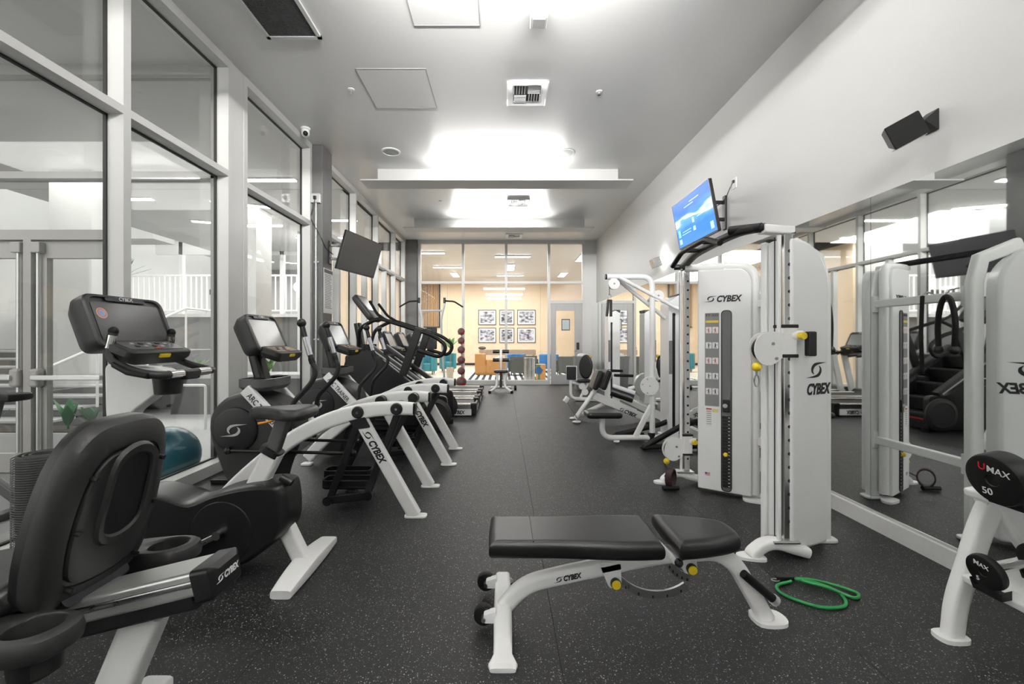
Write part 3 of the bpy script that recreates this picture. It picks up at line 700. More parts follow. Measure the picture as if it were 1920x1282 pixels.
# ================================================================ cardio machines (all face the windows, -X)
KEYP = mat('keypad_print', (.30, .22, .16), .35, var=.35, scale=60)
KEYD = mat('keypad_dark', (.10, .10, .10), .4, var=.3, scale=80)
def console(t, o, w, h, tilt, screen, keys, M0=None, logo=True):
    """head unit facing +x, tilted back by tilt; o = centre of the screen face"""
    M = Matrix.Translation(V(o)) @ Matrix.Rotation(-tilt, 4, 'Y')
    # local frame: x out of the screen, y across, z up the screen
    prof = rrect(w, h, .06, 5)
    def ring(sc, dx, dz=0, szc=1): return [(dx, p[0]*sc, p[1]*sc*szc+dz) for p in prof]
    b = MB(); b.M = M
    b.rings([ring(.60, -.14, -.02), ring(.82, -.12, -.01), ring(.97, -.06), ring(1.0, -.01), ring(1.0, .012), ring(.97, .02), ring(.90, .02), ring(.88, .008)])
    head = b.build('console_head', CHAR, t)
    b = MB(); b.M = M; b.prism(rrect(w*.84, h*.74, .012, 3, 0, -h*.02), .006, .012, 'x'); b.build('screen', screen, head)
    b = MB(); b.M = M; b.prism(rrect(w*.5, h*.07, .01, 3, 0, h*.42), .008, .018, 'x'); b.build('brow', BLACK, head)
    if logo: text('CYBEX', M @ V((.0195, -w*.09, h*.405)), M.to_3x3() @ V((0, 1, 0)), M.to_3x3() @ V((0, 0, 1)), .028, WHT_PRINT, head, shear=.2)
    # keypad shelf
    K = M @ Matrix.Translation((.02, 0, -h*.5+.012)) @ Matrix.Rotation(math.radians(-48), 4, 'Y')
    b = MB(); b.M = K
    pr = rrect(w*.86, .16, .035, 4, 0, -.055)
    b.rings([[(-.06, p[0]*.8, p[1]*.9) for p in pr], [(-.02, p[0], p[1]) for p in pr], [(.012, p[0], p[1]) for p in pr], [(.018, p[0]*.96, p[1]*.96) for p in pr]])
    kp = b.build('keypad', CHAR, t)
    b = MB(); b.M = K; b.prism(rrect(w*.72, .105, .02, 4, 0, -.05), .017, .0205, 'x'); b.build('key_panel', keys, kp)
    for k in range(9):
        b = MB(); b.M = K; q = (k % 5-2)*w*.11; z = -.03-.035*(k//5)
        b.box((.0225, q, z), (.004, .022, .014)); b.build('key', BLACK if k % 2 else SILV_PRINT, kp)
    b = MB(); b.M = K; b.box((.0225, .0, -.092), (.004, .05, .012)); b.build('stop_key', RED, kp)
    b = MB(); b.M = K; b.box((-.005, .0, -.137), (.02, .07, .012)); b.build('warning_tag', YEL, kp)
    return M
# ---- arc trainer
def arc_trainer(loc, label):
    t = thing('arc_trainer', label, 'cross trainer', loc, group='white arc trainers facing the windows')
    CUR = smooth([(-.05, 0, .772), (-.17, 0, .777), (-.38, 0, .762), (-.62, 0, .702), (-.80, 0, .622), (-.94, 0, .54), (-1.137, 0, .39), (-1.32, 0, .225), (-1.46, 0, .07)], 4)
    n = len(CUR)
    for s in (-1, 1):
        y = s*.31; o = V((0, y, 0))
        fb = MB().rtube([p+o for p in CUR], (0, 1, 0), .072, [.088+.022*min(1, i/10) for i in range(n)], .022).build('arch_beam', WHITE, t)
        MB().b2(-.052, -.032, y-.034, y+.034, .732, .815).build('end_cap', BLACK, fb, .008)
        lg = MB().rtube([(-.43, y, .70), (-.042, y, .012)], (0, 1, 0), .06, .092, .015).build('rear_leg', WHITE, t)
        MB().prism(rrect(.16, .075, .03, 4, -.035, y), 0, .014, 'z').build('foot_plate', WHITE, lg, .003)
        MB().prism(fil([(-.53, .73), (-.40, .735), (-.35, .645), (-.46, .63)], .01, 2, True), y-.034, y+.034, 'y').build('leg_bracket', BLACKM, lg)
        for px, pz in ((-.44, .752), (-.165, .776)):
            pv = MB().lathe([(.042, -.014), (.044, 0), (.040, .012), (.034, .016)], (px, y+s*.036, pz), (0, s, 0), 22).build('pivot_cap', BLACK, t)
            MB().lathe([(.009, .012), (.009, .019)], (px, y+s*.036, pz), (0, s, 0), 10).build('bolt', CHROME, pv)
        MB().prism(rrect(.10, .09, .02, 3, -1.47, y), 0, .02, 'z').build('front_foot', WHITE, t, .004)
        yi = s*.225; sh = .03 if s < 0 else -.06
        MB().rtube([(-.165, yi, .776), (-.44+sh, yi, .13)], (0, 1, 0), .03, .052, .008).build('swing_link', BLACKM, t)
        MB().rtube([(-.44, yi, .75), (-.715+sh, yi, .09)], (0, 1, 0), .03, .052, .008).build('swing_link', BLACKM, t)
        for px, pz in ((-.165, .776), (-.44, .752)):
            MB().cyl((px, s*.20, pz), (px, s*.276, pz), .042, 18).build('pivot', BLACK, t)
        lk = MB().rtube([(-.735+sh, yi, .085), (-.42+sh, yi, .125)], (0, 1, 0), .035, .06, .01).build('pedal_arm', BLACKM, t)
        for px, pz in ((-.725+sh, .085), (-.43+sh, .125)): MB().cyl((px, yi-.03, pz), (px, yi+.03, pz), .034, 16).build('joint', BLACK, lk)
        yp = s*.12
        out = fil([(-.80+sh, yp-.075), (-.42+sh, yp-.075), (-.42+sh, yp+.075), (-.80+sh, yp+.075)], .05, 4, True)
        pdl = MB().pad(out, .03, .01, Matrix.Translation((0, 0, .15))).build('pedal', BLACK, t)
        inn = fil([(-.79+sh, yp-.062), (-.43+sh, yp-.062), (-.43+sh, yp+.062), (-.79+sh, yp+.062)], .045, 4, True)
        b = MB(); b.rings([[(p[0], p[1], .175) for p in out], [(p[0], p[1], .215) for p in out], [(p[0], p[1], .215) for p in inn], [(p[0], p[1], .178) for p in inn]], True, False)
        b.build('pedal_rim', BLACK, pdl)
        MB().b2(-.60+sh, -.54+sh, min(yp, yi), max(yp, yi), .115, .15).build('pedal_bracket', BLACKM, pdl)
        rd = MB().cyl((-1.46, s*.19, .44), (-.56+sh, s*.19, .42), .012, 10).build('drive_rod', BLACKM, t)
        for q in ((-1.46, .44), (-.56+sh, .42)): MB().ball((q[0], s*.19, q[1]), .028, 12, 8).build('rod_end', BLACK, rd)
        ha = smooth([(-.895, s*.22, 1.375), (-.855, s*.22, 1.23), (-.82, s*.22, 1.11), (-.795, s*.22, 1.03), (-.825, s*.22, .95), (-.90, s*.22, .865), (-.965, s*.22, .78), (-.985, s*.22, .62), (-1.0, s*.22, .45)], 5)
        arm = MB().tube(ha, .019, 12).build('moving_arm', BLACKM, t)
        MB().ball((-.897, s*.22, 1.39), .033, 14, 10).build('grip_ball', BLACK, arm)
        MB().tube(ha[3:9], .0205, 12).build('pulse_grip', CHROME, arm)
        MB().tube(ha[9:12], .0225, 12).build('rubber_grip', RUBBER, arm)
        MB().rtube([(-1.32, s*.20, .90), (-.99, s*.20, .55)], (0, 1, 0), .05, .085, .012).build('mast_tube', WHITE, t)
    # flywheel housing
    sil = smooth([(-1.63, .60), (-1.60, .74), (-1.50, .835), (-1.36, .865), (-1.18, .82), (-1.05, .74), (-1.00, .60), (-1.06, .44), (-1.14, .22), (-1.2, .06), (-1.42, .06), (-1.50, .20), (-1.585, .42)], 4, True)
    hs = MB().rings([[(p[0]*a+(1-a)*-1.35, y, p[1]*a+(1-a)*.5) for p in sil] for y, a in ((-.165, .90), (-.15, .96), (-.11, 1), (.11, 1), (.15, .96), (.165, .90))]).build('flywheel_housing', CHAR, t)
    for s in (-1, 1):
        MB().lathe([(.172, 0), (.168, .012), (.15, .018), (.03, .020), (0, .02)], (-1.42, s*.163, .59), (0, s, 0), 36).build('side_disc', BLACK, hs)
    emblem((-1.42, -.186, .59), (1, 0, 0), (0, 0, 1), .085, SILV_PRINT, hs)
    MB().rtube([(-1.05, -.31, .50), (-1.05, .31, .50)], (1, 0, 0), .06, .05).build('cross_member', WHITE, t)
    MB().rtube([(-.43, -.29, .70), (-.43, .29, .70)], (1, 0, 0), .05, .05).build('cross_member', BLACKM, t)
    # tray, neck, console
    M = Matrix.Translation((-1.28, 0, .88))
    out = fil([(-.13, -.17), (.06, -.21), (.13, -.15), (.13, .15), (.06, .21), (-.13, .17)], .05, 4, True)
    b = MB(); b.M = M; b.rings([[(p.x*.8, p.y*.85, 0) for p in out], [(p.x, p.y, .03) for p in out], [(p.x, p.y, .09) for p in out], [(p.x*.9, p.y*.93, .092) for p in out], [(p.x*.85, p.y*.9, .05) for p in out]])
    tr = b.build('accessory_tray', GREYP, t)
    for s in (-1, 1):
        MB().lathe([(.048, 0), (.052, .006), (.044, .007), (.042, -.035), (0, -.036)], (-1.26, s*.13, .97), n=22).build('cup_ring', BLACK, tr)
    MB().rtube([(-1.30, 0, .93), (-1.36, 0, 1.16)], (0, 1, 0), .12, .085, .03).build('neck', BLACK, t)
    console(t, (-1.28, 0, 1.315), .44, .31, math.radians(24), SCREENG, KEYP)
    # lettering
    d = (V((-.042, 0, .012))-V((-.43, 0, .70))).normalized()
    cybex(V((-.43, -.3415, .70))+d*.085+V((-d.z, 0, d.x))*-.024, d, (-d.z, 0, d.x), .048, BLK_PRINT, t)
    d = (V((-.99, 0, .53))-V((-1.32, 0, .90))).normalized()
    text('ARC TRAINER', V((-1.32, -.2265, .90))+d*.05+V((-d.z, 0, d.x))*-.02, d, (-d.z, 0, d.x), .062, BLK_PRINT, t, bold=.004, xs=.78)
    return t
arc_trainer((-.59, 3.37, 0), 'white arc trainer nearest the camera, beside the upright bike')
arc_trainer((-.513, 4.63, 0), 'second white arc trainer, next to the stair climber')
# ---- upright bike
ub = thing('upright_bike', 'upright exercise bike with a large dark console and white rear foot', 'exercise bike', (-1.087, 2.373, 0))
def t_foot(t, x, hl, name, flare=.02):
    R = []
    for i in range(-6, 7):
        u = i/6; y = u*hl; wd = .062*(1-.25*abs(u)**2)+.012; hh = .075*(1-.45*abs(u)**1.5)
        R.append([(x+p[0]*wd*1.75, y, .0+hh*(p[1]+.5)) for p in rrect(1, 1, .25, 3)])
    return MB().rings(R).build(name, WHITE, t)
t_foot(ub, 0, .29, 'rear_foot'); t_foot(ub, -1.13, .27, 'front_foot')
MB().rtube([(-.25, 0, .50), (-.03, 0, .05)], (0, 1, 0), .07, .085, .02).build('rear_leg', WHITE, ub)
MB().rtube([(-.95, 0, .30), (-1.12, 0, .05)], (0, 1, 0), .07, .085, .02).build('front_leg', WHITE, ub)
MB().rtube([(-.30, 0, .42), (-.185, 0, .645)], (0, 1, 0), .075, .10, .02).build('seat_tube', WHITE, ub)
MB().rtube([(-.205, 0, .635), (-.188, 0, .665)], (0, 1, 0), .09, .115, .03).build('clamp_collar', BLACK, ub)
MB().rtube([(-.19, 0, .655), (-.13, 0, .83)], (0, 1, 0), .055, .072, .012).build('seat_post', GREYP, ub)
MB().cyl((-.12, -.05, .52), (-.06, -.05, .49), .02).build('adjust_knob', BLACK, ub)
so_ = smooth([(-.30, 0), (-.27, -.035), (-.16, -.055), (-.06, -.115), (.03, -.12), (.05, 0), (.03, .12), (-.06, .115), (-.16, .055), (-.27, .035)], 4, True)
sd = MB().pad(so_, .065, .03, Matrix.Translation((-.02, 0, .83)), crown=.006).build('saddle', CHAR, ub)
MB().tube([(-.17, -.03, .825), (-.21, -.06, .818), (-.235, -.075, .816)], .007, 8).build('seat_lever', ORANGE, sd)
body = smooth([(-.124, .497), (-.075, .45), (-.075, .25), (-.20, .13), (-.34, .045), (-.5, .035), (-.80, .05), (-1.02, .14), (-1.06, .32), (-.97, .43), (-.85, .455), (-.72, .43), (-.59, .395), (-.44, .45), (-.28, .488)], 4, True)
bd = MB().rings([[(p[0]*a+(1-a)*-.5, y, p[1]*a+(1-a)*.26) for p in body] for y, a in ((-.12, .90), (-.105, .965), (-.07, 1), (.07, 1), (.105, .965), (.12, .90))]).build('body_shell', BLACK, ub)
MB().lathe([(.165, 0), (.16, .008), (.07, .014), (0, .014)], (-.40, -.117, .25), (0, -1, 0), 36).build('crank_disc', BLACK, bd)
cr_ = MB().rtube([(-.40, -.15, .25), (-.555, -.155, .175)], (0, 1, 0), .022, .032, .008).build('crank_arm', CHROME, ub); MB().cyl((-.40, -.10, .25), (-.40, -.165, .25), .022).build('crank_bolt', CHROME, cr_)
MB().box((-.56, -.215, .17), (.11, .09, .025)).build('pedal', RUBBER, ub, .006)
MB().rtube([(-.40, .15, .25), (-.245, .155, .325)], (0, 1, 0), .022, .032, .008).build('crank_arm', CHROME, ub)
MB().box((-.24, .215, .33), (.11, .09, .025)).build('pedal', RUBBER, ub, .006)
emblem((-.62, -.123, .17), (1, 0, .12), (0, 0, 1), .05, GREYP, bd)
MB().prism(fil([(-.86, .42), (-.955, .86), (-.70, 1.05), (-.76, 1.11), (-1.09, 1.14), (-1.085, .87), (-1.04, .40)], .04, 4, True), -.045, .045, 'y').build('console_mast', WHITE, ub, .012)
for s in (-1, 1):
    h = fil([(-.655, 0, 1.085), (-.655, s*.215, 1.085), (-.78, s*.215, 1.105), (-.925, s*.20, 1.17), (-.905, s*.19, 1.315)], .06, 5)
    hb = MB().tube(h, .021, 12).build('handlebar', CHAR, ub)
    MB().tube([(-.921, s*.1985, 1.225), (-.909, s*.1915, 1.29)], .0225, 14).build('upright_grip', CHROME, hb)
    MB().ball((-.905, s*.19, 1.312), .023, 12, 8).build('grip_cap', RUBBER, hb)
    MB().tube([(-.655, s*.06, 1.085), (-.655, s*.15, 1.085)], .0225, 14).build('pulse_grip', CHROME, hb)
    b = MB(); R = []
    for i in range(9):
        u = i/8; R.append((-.66-.22*u, u))
    MB().rtube([(-.69, s*.225, 1.085), (-.78, s*.225, 1.105), (-.87, s*.215, 1.142)], (0, 0, 1), .028, [.05, .075, .05], .012).build('elbow_pad', RUBBER, hb)
MB().box((-.66, 0, 1.075), (.06, .11, .05)).build('bar_clamp', BLACK, ub, .01)
MB().lathe([(.062, 0), (.066, .05), (.072, .10), (.08, .105), (.08, .12), (.06, .12)], (-.735, -.05, .975), n=24).build('cup_holder', BLACK, ub)
M = console(ub, (-.985, 0, 1.36), .50, .30, math.radians(20), SCREEN, KEYD)
for k, (r, c) in enumerate(((.030, (.75, .30, .08)), (.024, (.10, .25, .60)), (.018, (.70, .25, .15)), (.012, (.12, .35, .65)))):
    b = MB(); b.M = M; b.lathe([(r, .0122+.0004*k), (r, .0126+.0004*k), (0, .0127+.0004*k)], (0, -.165, .045), (1, 0, 0), 24); b.build('round_sticker', mat('sticker_%d' % k, c, .4), ub)
# ---- recumbent bike
rb = thing('recumbent_bike', 'recumbent exercise bike with a charcoal bucket seat and silver seat rail', 'exercise bike', (-1.287, 1.361, 0))
sl = math.tan(math.radians(13.6))
def rz_(x): return .53+(x-.37)*sl     # height of the rail centre at local x
A, B = V((.37, 0, rz_(.37))), V((-.95, 0, rz_(-.95)))
MB().rtube([A, B], (0, 1, 0), .135, .075, .012).build('seat_rail', ALU, rb)
MB().rtube([A+V((0, 0, .004)), B+V((0, 0, .004))], (0, 1, 0), .145, .022, .008).build('rail_groove', STEEL, rb)
MB().rtube([A+V((-.03, 0, -.06)), B+V((0, 0, -.06))], (0, 1, 0), .12, .06, .012).build('under_rail', BLACK, rb)
dx = V((1, 0, sl)).normalized()
cp = MB().rtube([A-dx*.02+V((0, 0, -.01)), A+dx*.03+V((0, 0, -.01)), A+dx*.045+V((0, 0, -.012))], (0, 1, 0), [.15, .15, .11], [.105, .10, .07], .015).build('rail_end_cap', BLACK, rb)
cybex(A+dx*.0455+V((0.001, -.058, -.018)), (0, 1, 0), (-.2, 0, 1), .019, WHT_PRINT, cp)
MB().rtube([(.16, 0, .41), (.01, 0, .05)], (0, 1, 0), .07, .115, .02).build('rear_leg', WHITE, rb)
t_foot(rb, .03, .20, 'rear_foot'); t_foot(rb, -1.15, .27, 'front_foot')
# backrest: leaning plate, outline in its own plane (y across, v up)
ln = V((.135, 0, .53)).normalized(); O = V((-.055, 0, .49))
BM = fr(O, (0, 1, 0), ln)        # local x = world y, local y = up the back, local z = +x side (rear)
outl = smooth([(-.15, .0), (-.19, .10), (-.195, .28), (-.17, .45), (-.11, .535), (0, .55), (.11, .535), (.17, .45), (.195, .28), (.19, .10), (.15, 0), (0, -.03)], 4, True)
def ringb(sc, d, c=(0, .26)): return [((p[0]-c[0])*sc+c[0], (p[1]-c[1])*sc+c[1], d+.10*(p[0]**2)*-1.6*(.6 if d > 0 else 1)) for p in outl]
b = MB(); b.M = BM; b.rings([ringb(.90, -.05), ringb(.985, -.04), ringb(1.0, -.015), ringb(.99, .0)]); bk = b.build('backrest_cushion', VINYL, rb)
b = MB(); b.M = BM; b.rings([ringb(1.0, -.012), ringb(1.005, .004), ringb(.975, .03), ringb(.90, .042), ringb(.80, .05), ringb(.74, .052), ringb(.735, .046), ringb(.70, .046), ringb(.695, .060), ringb(.60, .066)])
sh = b.build('backrest_shell', CHAR, rb)
hol = smooth([(-.06, .22), (-.065, .32), (-.055, .42), (0, .45), (.055, .42), (.065, .32), (.06, .22), (0, .19)], 4, True)
b = MB(); b.M = BM; b.rings([[(p[0]*k+0, (p[1]-.32)*k+.32, d) for p in hol] for k, d in ((1.28, .064), (1.22, .076), (1.05, .077), (1.0, .068))], True, False); b.build('handle_rim', CHAR, sh)
b = MB(); b.M = BM; b.prism([(p[0], p[1]) for p in hol], .066, .069, 'z'); b.build('handle_recess', BLACK, sh)
for q in ((-.12, .40), (.12, .40), (-.13, .24), (.13, .24), (-.11, .06), (.11, .06)):
    b = MB(); b.M = BM; b.lathe([(.008, .045), (.008, .069), (0, .07)], (q[0], q[1], 0), n=12); b.build('screw', BLACKM, sh)
ST = Matrix.Translation((-.30, 0, .46)) @ Matrix.Rotation(-.15, 4, 'Y')
MB().pad(smooth([(-.24, -.12), (-.20, -.19), (.10, -.20), (.22, -.18), (.24, 0), (.22, .18), (.10, .20), (-.20, .19), (-.24, .12)], 4, True), .09, .035, ST).build('seat_cushion', VINYL, rb)
MB().pad(rrect(.42, .36, .06), .05, .02, ST @ Matrix.Translation((0, 0, -.045))).build('seat_pan', CHAR, rb)
MB().rtube([(-.18, 0, .42), (-.02, 0, .52)], (0, 1, 0), .22, .10, .02).build('seat_carriage', BLACK, rb)
for s in (-1, 1):
    out = smooth([(-.30, s*.185), (-.16, s*.17), (.04, s*.15), (.12, s*.165), (.15, s*.22), (.13, s*.285), (.05, s*.305), (-.08, s*.295), (-.24, s*.265), (-.32, s*.24)], 5, True)
    if s < 0: out = out[::-1]
    M = Matrix.Translation((0, 0, .44)) @ Matrix.Rotation(-.06, 4, 'Y')
    cc = (.045, s*.228)
    hole = [(cc[0]+.062*math.cos(2*PI*k/50), cc[1]+.052*math.sin(2*PI*k/50)) for k in range(50)]
    # reorder the hole to face the outline vertices
    o2 = []
    for p in out:
        a = math.atan2(p[1]-cc[1], p[0]-cc[0]); o2.append((cc[0]+.066*math.cos(a), cc[1]+.055*math.sin(a)))
    def sc_(k): return [((p[0]+.05)*k-.05, (p[1]-s*.23)*k+s*.23) for p in out]
    b = MB(); b.M = M
    b.rings([[(p[0], p[1], .0) for p in sc_(.86)], [(p[0], p[1], .012) for p in sc_(.97)], [(p[0], p[1], .035) for p in sc_(1)], [(p[0], p[1], .058) for p in sc_(.97)], [(p[0], p[1], .066) for p in sc_(.90)],
             [(p[0]*.15+q[0]*.85, p[1]*.15+q[1]*.85, .068) for p, q in zip(out, o2)], [(q[0], q[1], .062) for q in o2], [((q[0]-cc[0])*.9+cc[0], (q[1]-cc[1])*.9+cc[1], -.05) for q in o2]], True, True)
    ch = b.build('armrest_cup_holder', CHAR, rb)
    b = MB(); b.M = M; b.lathe([(.055, -.005), (.052, -.055), (.046, -.06)], (cc[0], cc[1], 0), n=20); b.build('cup_well', BLACK, ch)
    MB().rtube([(-.06, s*.23, .44), (-.10, s*.12, .36), (-.12, 0, .36)], (1, 0, .3), .05, .04, .01).build('arm_bracket', BLACK, rb)
    MB().tube(fil([(-.16, s*.25, .46), (-.22, s*.27, .60), (-.34, s*.27, .62)], .06), .016).build('side_grip', RUBBER, rb)
bdy = smooth([(-.62, .10), (-.60, .34), (-.74, .50), (-.95, .60), (-1.15, .56), (-1.28, .36), (-1.26, .12), (-1.0, .05)], 4, True)
MB().rings([[(p[0]*a+(1-a)*-.95, y, p[1]*a+(1-a)*.3) for p in bdy] for y, a in ((-.12, .9), (-.10, .97), (-.06, 1), (.06, 1), (.10, .97), (.12, .9))]).build('body_shell', BLACK, rb)
MB().rtube([(-1.05, 0, .55), (-1.0, 0, 1.0)], (0, 1, 0), .08, .09, .02).build('console_mast', WHITE, rb)
console(rb, (-.93, 0, 1.12), .44, .30, math.radians(24), SCREENG, KEYD)
for s in (-1, 1):
    MB().rtube([(-.82, s*.14, .33), (-.82+s*.15, s*.145, .36+s*.03)], (0, 1, 0), .02, .03, .006).build('crank_arm', CHROME, rb)
    MB().box((-.82+s*.15, s*.20, .37+s*.03), (.10, .09, .03)).build('pedal', RUBBER, rb, .006)
# ---- stair climber
sm = thing('stair_climber', 'black stair climber with curved handrails between the arc trainers and the treadmills', 'stair climber', (-.735, 6.15, 0))
side = fil([(-.02, .10), (-.02, .50), (-.30, .52), (-1.05, 1.12), (-1.32, 1.12), (-1.42, .95), (-1.45, .10)], .07, 4, True)
for s in (-1, 1):
    y0, y1 = sorted((s*.30, s*.38))
    pn = MB().prism(side, y0, y1, 'y').build('side_panel', BLACK, sm, .012)
    MB().rtube([(-.16, s*.345, .52), (-1.05, s*.345, 1.165)], (0, 1, 0), .10, .07, .02).build('side_rail', CHAR, pn)
    MB().rtube([(-.20, s*.39, .53), (-1.04, s*.39, 1.14)], (0, 1, 0), .012, .02, .004).build('trim_strip', SILV_PRINT, pn)
    MB().lathe([(.22, 0), (.22, .02), (.17, .035), (.165, .028), (0, .03)], (-.18, s*.38, .25), (0, s, 0), 32).build('rear_drum', CHAR, pn)
    hr_ = fil([(-1.28, s*.20, 1.02), (-1.22, s*.36, 1.42), (-.95, s*.38, 1.56), (-.20, s*.38, 1.32), (-.02, s*.38, 1.18), (-.10, s*.38, 1.02), (-.42, s*.38, 1.12)], .10, 6)
    MB().tube(hr_, .026, 12).build('handrail', RUBBER, sm)
    MB().rtube([(-.62, s*.38, .78), (-.40, s*.38, 1.42)], (0, 1, 0), .05, .11, .015).build('rail_post', BLACKM, sm)
    MB().tube(fil([(-.86, s*.33, 1.53), (-1.0, s*.27, 1.62), (-1.12, s*.20, 1.80)], .04), .02).build('top_grip', RUBBER, sm)
for k in range(5):
    st_ = MB().b2(-.10-.2*k-.24, -.10-.2*k, -.30, .30, .24+.2*k-.03, .24+.2*k).build('step', CHAR, sm, .006)
    MB().b2(-.10-.2*k-.025, -.10-.2*k-.01, -.30, .30, .06+.2*k, .22+.2*k).build('step_riser', BLACK, st_)
    MB().b2(-.10-.2*k-.03, -.10-.2*k+.004, -.29, .29, .24+.2*k-.012, .24+.2*k+.004).build('step_nose', GREYP, st_)
MB().b2(-1.44, -.10, -.30, .30, .03, .12).build('base', BLACK, sm)
MB().b2(-1.44, -1.2, -.30, .30, .12, 1.05).build('front_cover', BLACK, sm, .03)
MB().b2(-.20, -.10, -.24, .24, .15, .17).build('red_brake_bar', RED, sm)
MB().rtube([(-1.28, 0, 1.05), (-1.36, 0, 1.5)], (0, 1, 0), .14, .08, .03).build('console_post', BLACKM, sm)
CMx = fr((-1.25, 0, 1.68), (0, 1, 0), (-.62, 0, .8))
b = MB(); b.M = CMx; b.pad(rrect(.52, .44, .09), .09, .03); b.M = CMx @ Matrix.Translation((0, 0, 0)); hd = b.build('console_head', CHAR, sm)
b = MB(); b.M = CMx; b.prism(rrect(.40, .24, .02, 3, 0, .05), .088, .094, 'z'); b.build('screen', SCREENG, hd)
b = MB(); b.M = CMx; b.prism(rrect(.36, .09, .02, 3, 0, -.14), .088, .094, 'z'); b.build('key_panel', KEYD, hd)
for s in (-1, 1): MB().lathe([(.05, 0), (.055, .08), (.05, .08), (.046, .01)], (-1.18, s*.13, 1.12), n=20).build('cup_holder', BLACK, sm)
for x in (-.05, -1.4):
    for s in (-1, 1): MB().cyl((x, s*.3, 0), (x, s*.3, .06), .035).build('foot', RUBBER, sm)
# ---- treadmills
def treadmill(loc, label):
    t = thing('treadmill', label, 'treadmill', loc, group='treadmills beyond the stair climber')
    MB().b2(-1.75, -.04, -.26, .26, .16, .19).build('belt', RUBBER, t)
    for s in (-1, 1):
        y0, y1 = sorted((s*.27, s*.40))
        MB().b2(-1.8, -.03, y0, y1, .12, .21).build('side_rail', STEEL, t, .012)
        MB().b2(-1.8, -.02, y0+.01, y1-.01, .05, .12).build('side_skirt', BLACK, t)
        MB().b2(-.10, .0, y0-.005, y1+.005, .03, .225).build('end_cap', BLACK, t, .02)
        MB().rtube([(-1.72, s*.38, .16), (-1.55, s*.38, .95)], (0, 1, 0), .06, .11, .015).build('upright', WHITE, t)
        MB().tube(fil([(-1.62, s*.36, 1.02), (-1.25, s*.38, .99), (-1.02, s*.38, .96)], .08), .028).build('arm_rail', BLACK, t)
    MB().b2(-.09, -.005, -.28, .28, .10, .19).build('roller_cover', BLACK, t, .02)
    pl_ = MB().b2(-.66, -.08, -.412, -.402, .025, .125).build('name_plate', WHITE, t); cybex((-.50, -.4135, .048), (1, 0, 0), (0, 0, 1), .056, BLK_PRINT, pl_)
    pl2 = MB().b2(.001, .006, -.22, .22, .08, .14).build('name_plate', WHITE, t); cybex((.0075, -.13, .093), (0, 1, 0), (0, 0, 1), .034, BLK_PRINT, pl2)
    MB().prism(fil([(-1.62, .10), (-1.70, .27), (-2.0, .27), (-2.1, .16), (-2.1, .06), (-1.62, .06)], .04, 4, True), -.38, .38, 'y').build('motor_hood', CHAR, t, .012)
    MB().b2(-1.68, -1.46, -.40, .40, .94, 1.04).build('dash', CHAR, t, .03)
    MB().tube([(-1.42, -.30, 1.04), (-1.42, .30, 1.04)], .02).build('front_grip', RUBBER, t)
    console(t, (-1.52, 0, 1.26), .50, .32, math.radians(24), SCREENG, KEYD)
    for x in (-.15, -1.9):
        for s in (-1, 1): MB().cyl((x, s*.32, 0), (x, s*.32, .07), .035).build('foot', RUBBER, t)
    MB().b2(-1.45, -1.40, -.03, .03, 1.01, 1.05).build('stop_key', RED, t)
treadmill((-.437, 7.40, 0), 'treadmill nearest the stair climber')
treadmill((-.437, 8.35, 0), 'middle treadmill of the three')
treadmill((-.437, 9.4, 0), 'farthest treadmill, nearest the pull-up tower')
# ================================================================ functional trainer
ft = thing('functional_trainer', 'white dual cable functional trainer standing before the mirror', 'cable machine', (1.64, 3.13, 0))
FO = V((1.64, 3.13, 0))
RA, RB = V((1.62, 3.777, 0))-FO, V((1.646, 2.484, 0))-FO
def tower(p0, p1, th, side, name):
    """shroud whose visible face runs p0->p1 (plan); th = thickness away along side normal"""
    d = (p1-p0).normalized(); L_ = (p1-p0).length; nrm = V((-d.y, d.x, 0))*side
    M = Matrix((d, V((0, 0, 1)), -nrm)).transposed().to_4x4(); M.translation = p0   # local x along, y up, z out of the visible face
    return M, L_
# far tower (inner face with weight stack faces the camera)
MA, LA = tower(V((1.619, 3.548, 0))-FO, V((1.964, 3.329, 0))-FO, .2, 1, 'a')
def outline(L_, zt, rx, rz, z0=.035):
    pts = [(0, z0), (L_, z0), (L_, zt-rz)]
    for k in range(1, 9):
        a = k/8*PI/2; pts.append((L_-rx+rx*math.cos(a), zt-rz+rz*math.sin(a)))
    pts.append((0, zt+.01)); return pts
b = MB(); b.M = MA; b.prism(outline(LA-.02, 1.835, .10, .12), -.20, 0, 'z'); shA = b.build('weight_shroud', WHITE2, ft, .012)
b = MB(); b.M = MA
fr_ = fil([(-.10, 1.875, -.05), (LA*.5, 1.862, -.05), (LA, 1.842, -.05), (LA+.0, 1.6, -.05), (LA, .05, -.05)], .15, 8)
b.tube(fr_, .032, 12); b.build('frame_tube', WHITE, ft)
b = MB(); b.M = MA; b.prism(rrect(.078, 1.46, .036, 6, .213, .775), .0005, .002, 'z'); sl_ = b.build('stack_window', mat('slot_grey', (.13, .13, .13), .5), shA)
b = MB(); b.M = MA
o_ = rrect(.078, 1.46, .036, 6, .213, .775); i_ = rrect(.066, 1.448, .03, 6, .213, .775)
b.rings([[(p[0], p[1], z) for p in q] for q, z in ((o_, .0), (o_, .006), (i_, .006), (i_, .002))], False, False); b.build('window_rim', BLACK, shA)
for k in range(21):
    b = MB(); b.M = MA; b.box((.213, .09+k*.0275, .004), (.058, .0235, .006)); pl_ = b.build('weight_plate', BLACK, sl_)
    b = MB(); b.M = MA; b.box((.232, .09+k*.0275, .0075), (.012, .006, .001)); b.build('plate_number', WHT_PRINT, pl_)
b = MB(); b.M = MA; b.box((.213, .735, .008), (.05, .10, .012)); b.build('stack_head', BLACK, sl_, .006)
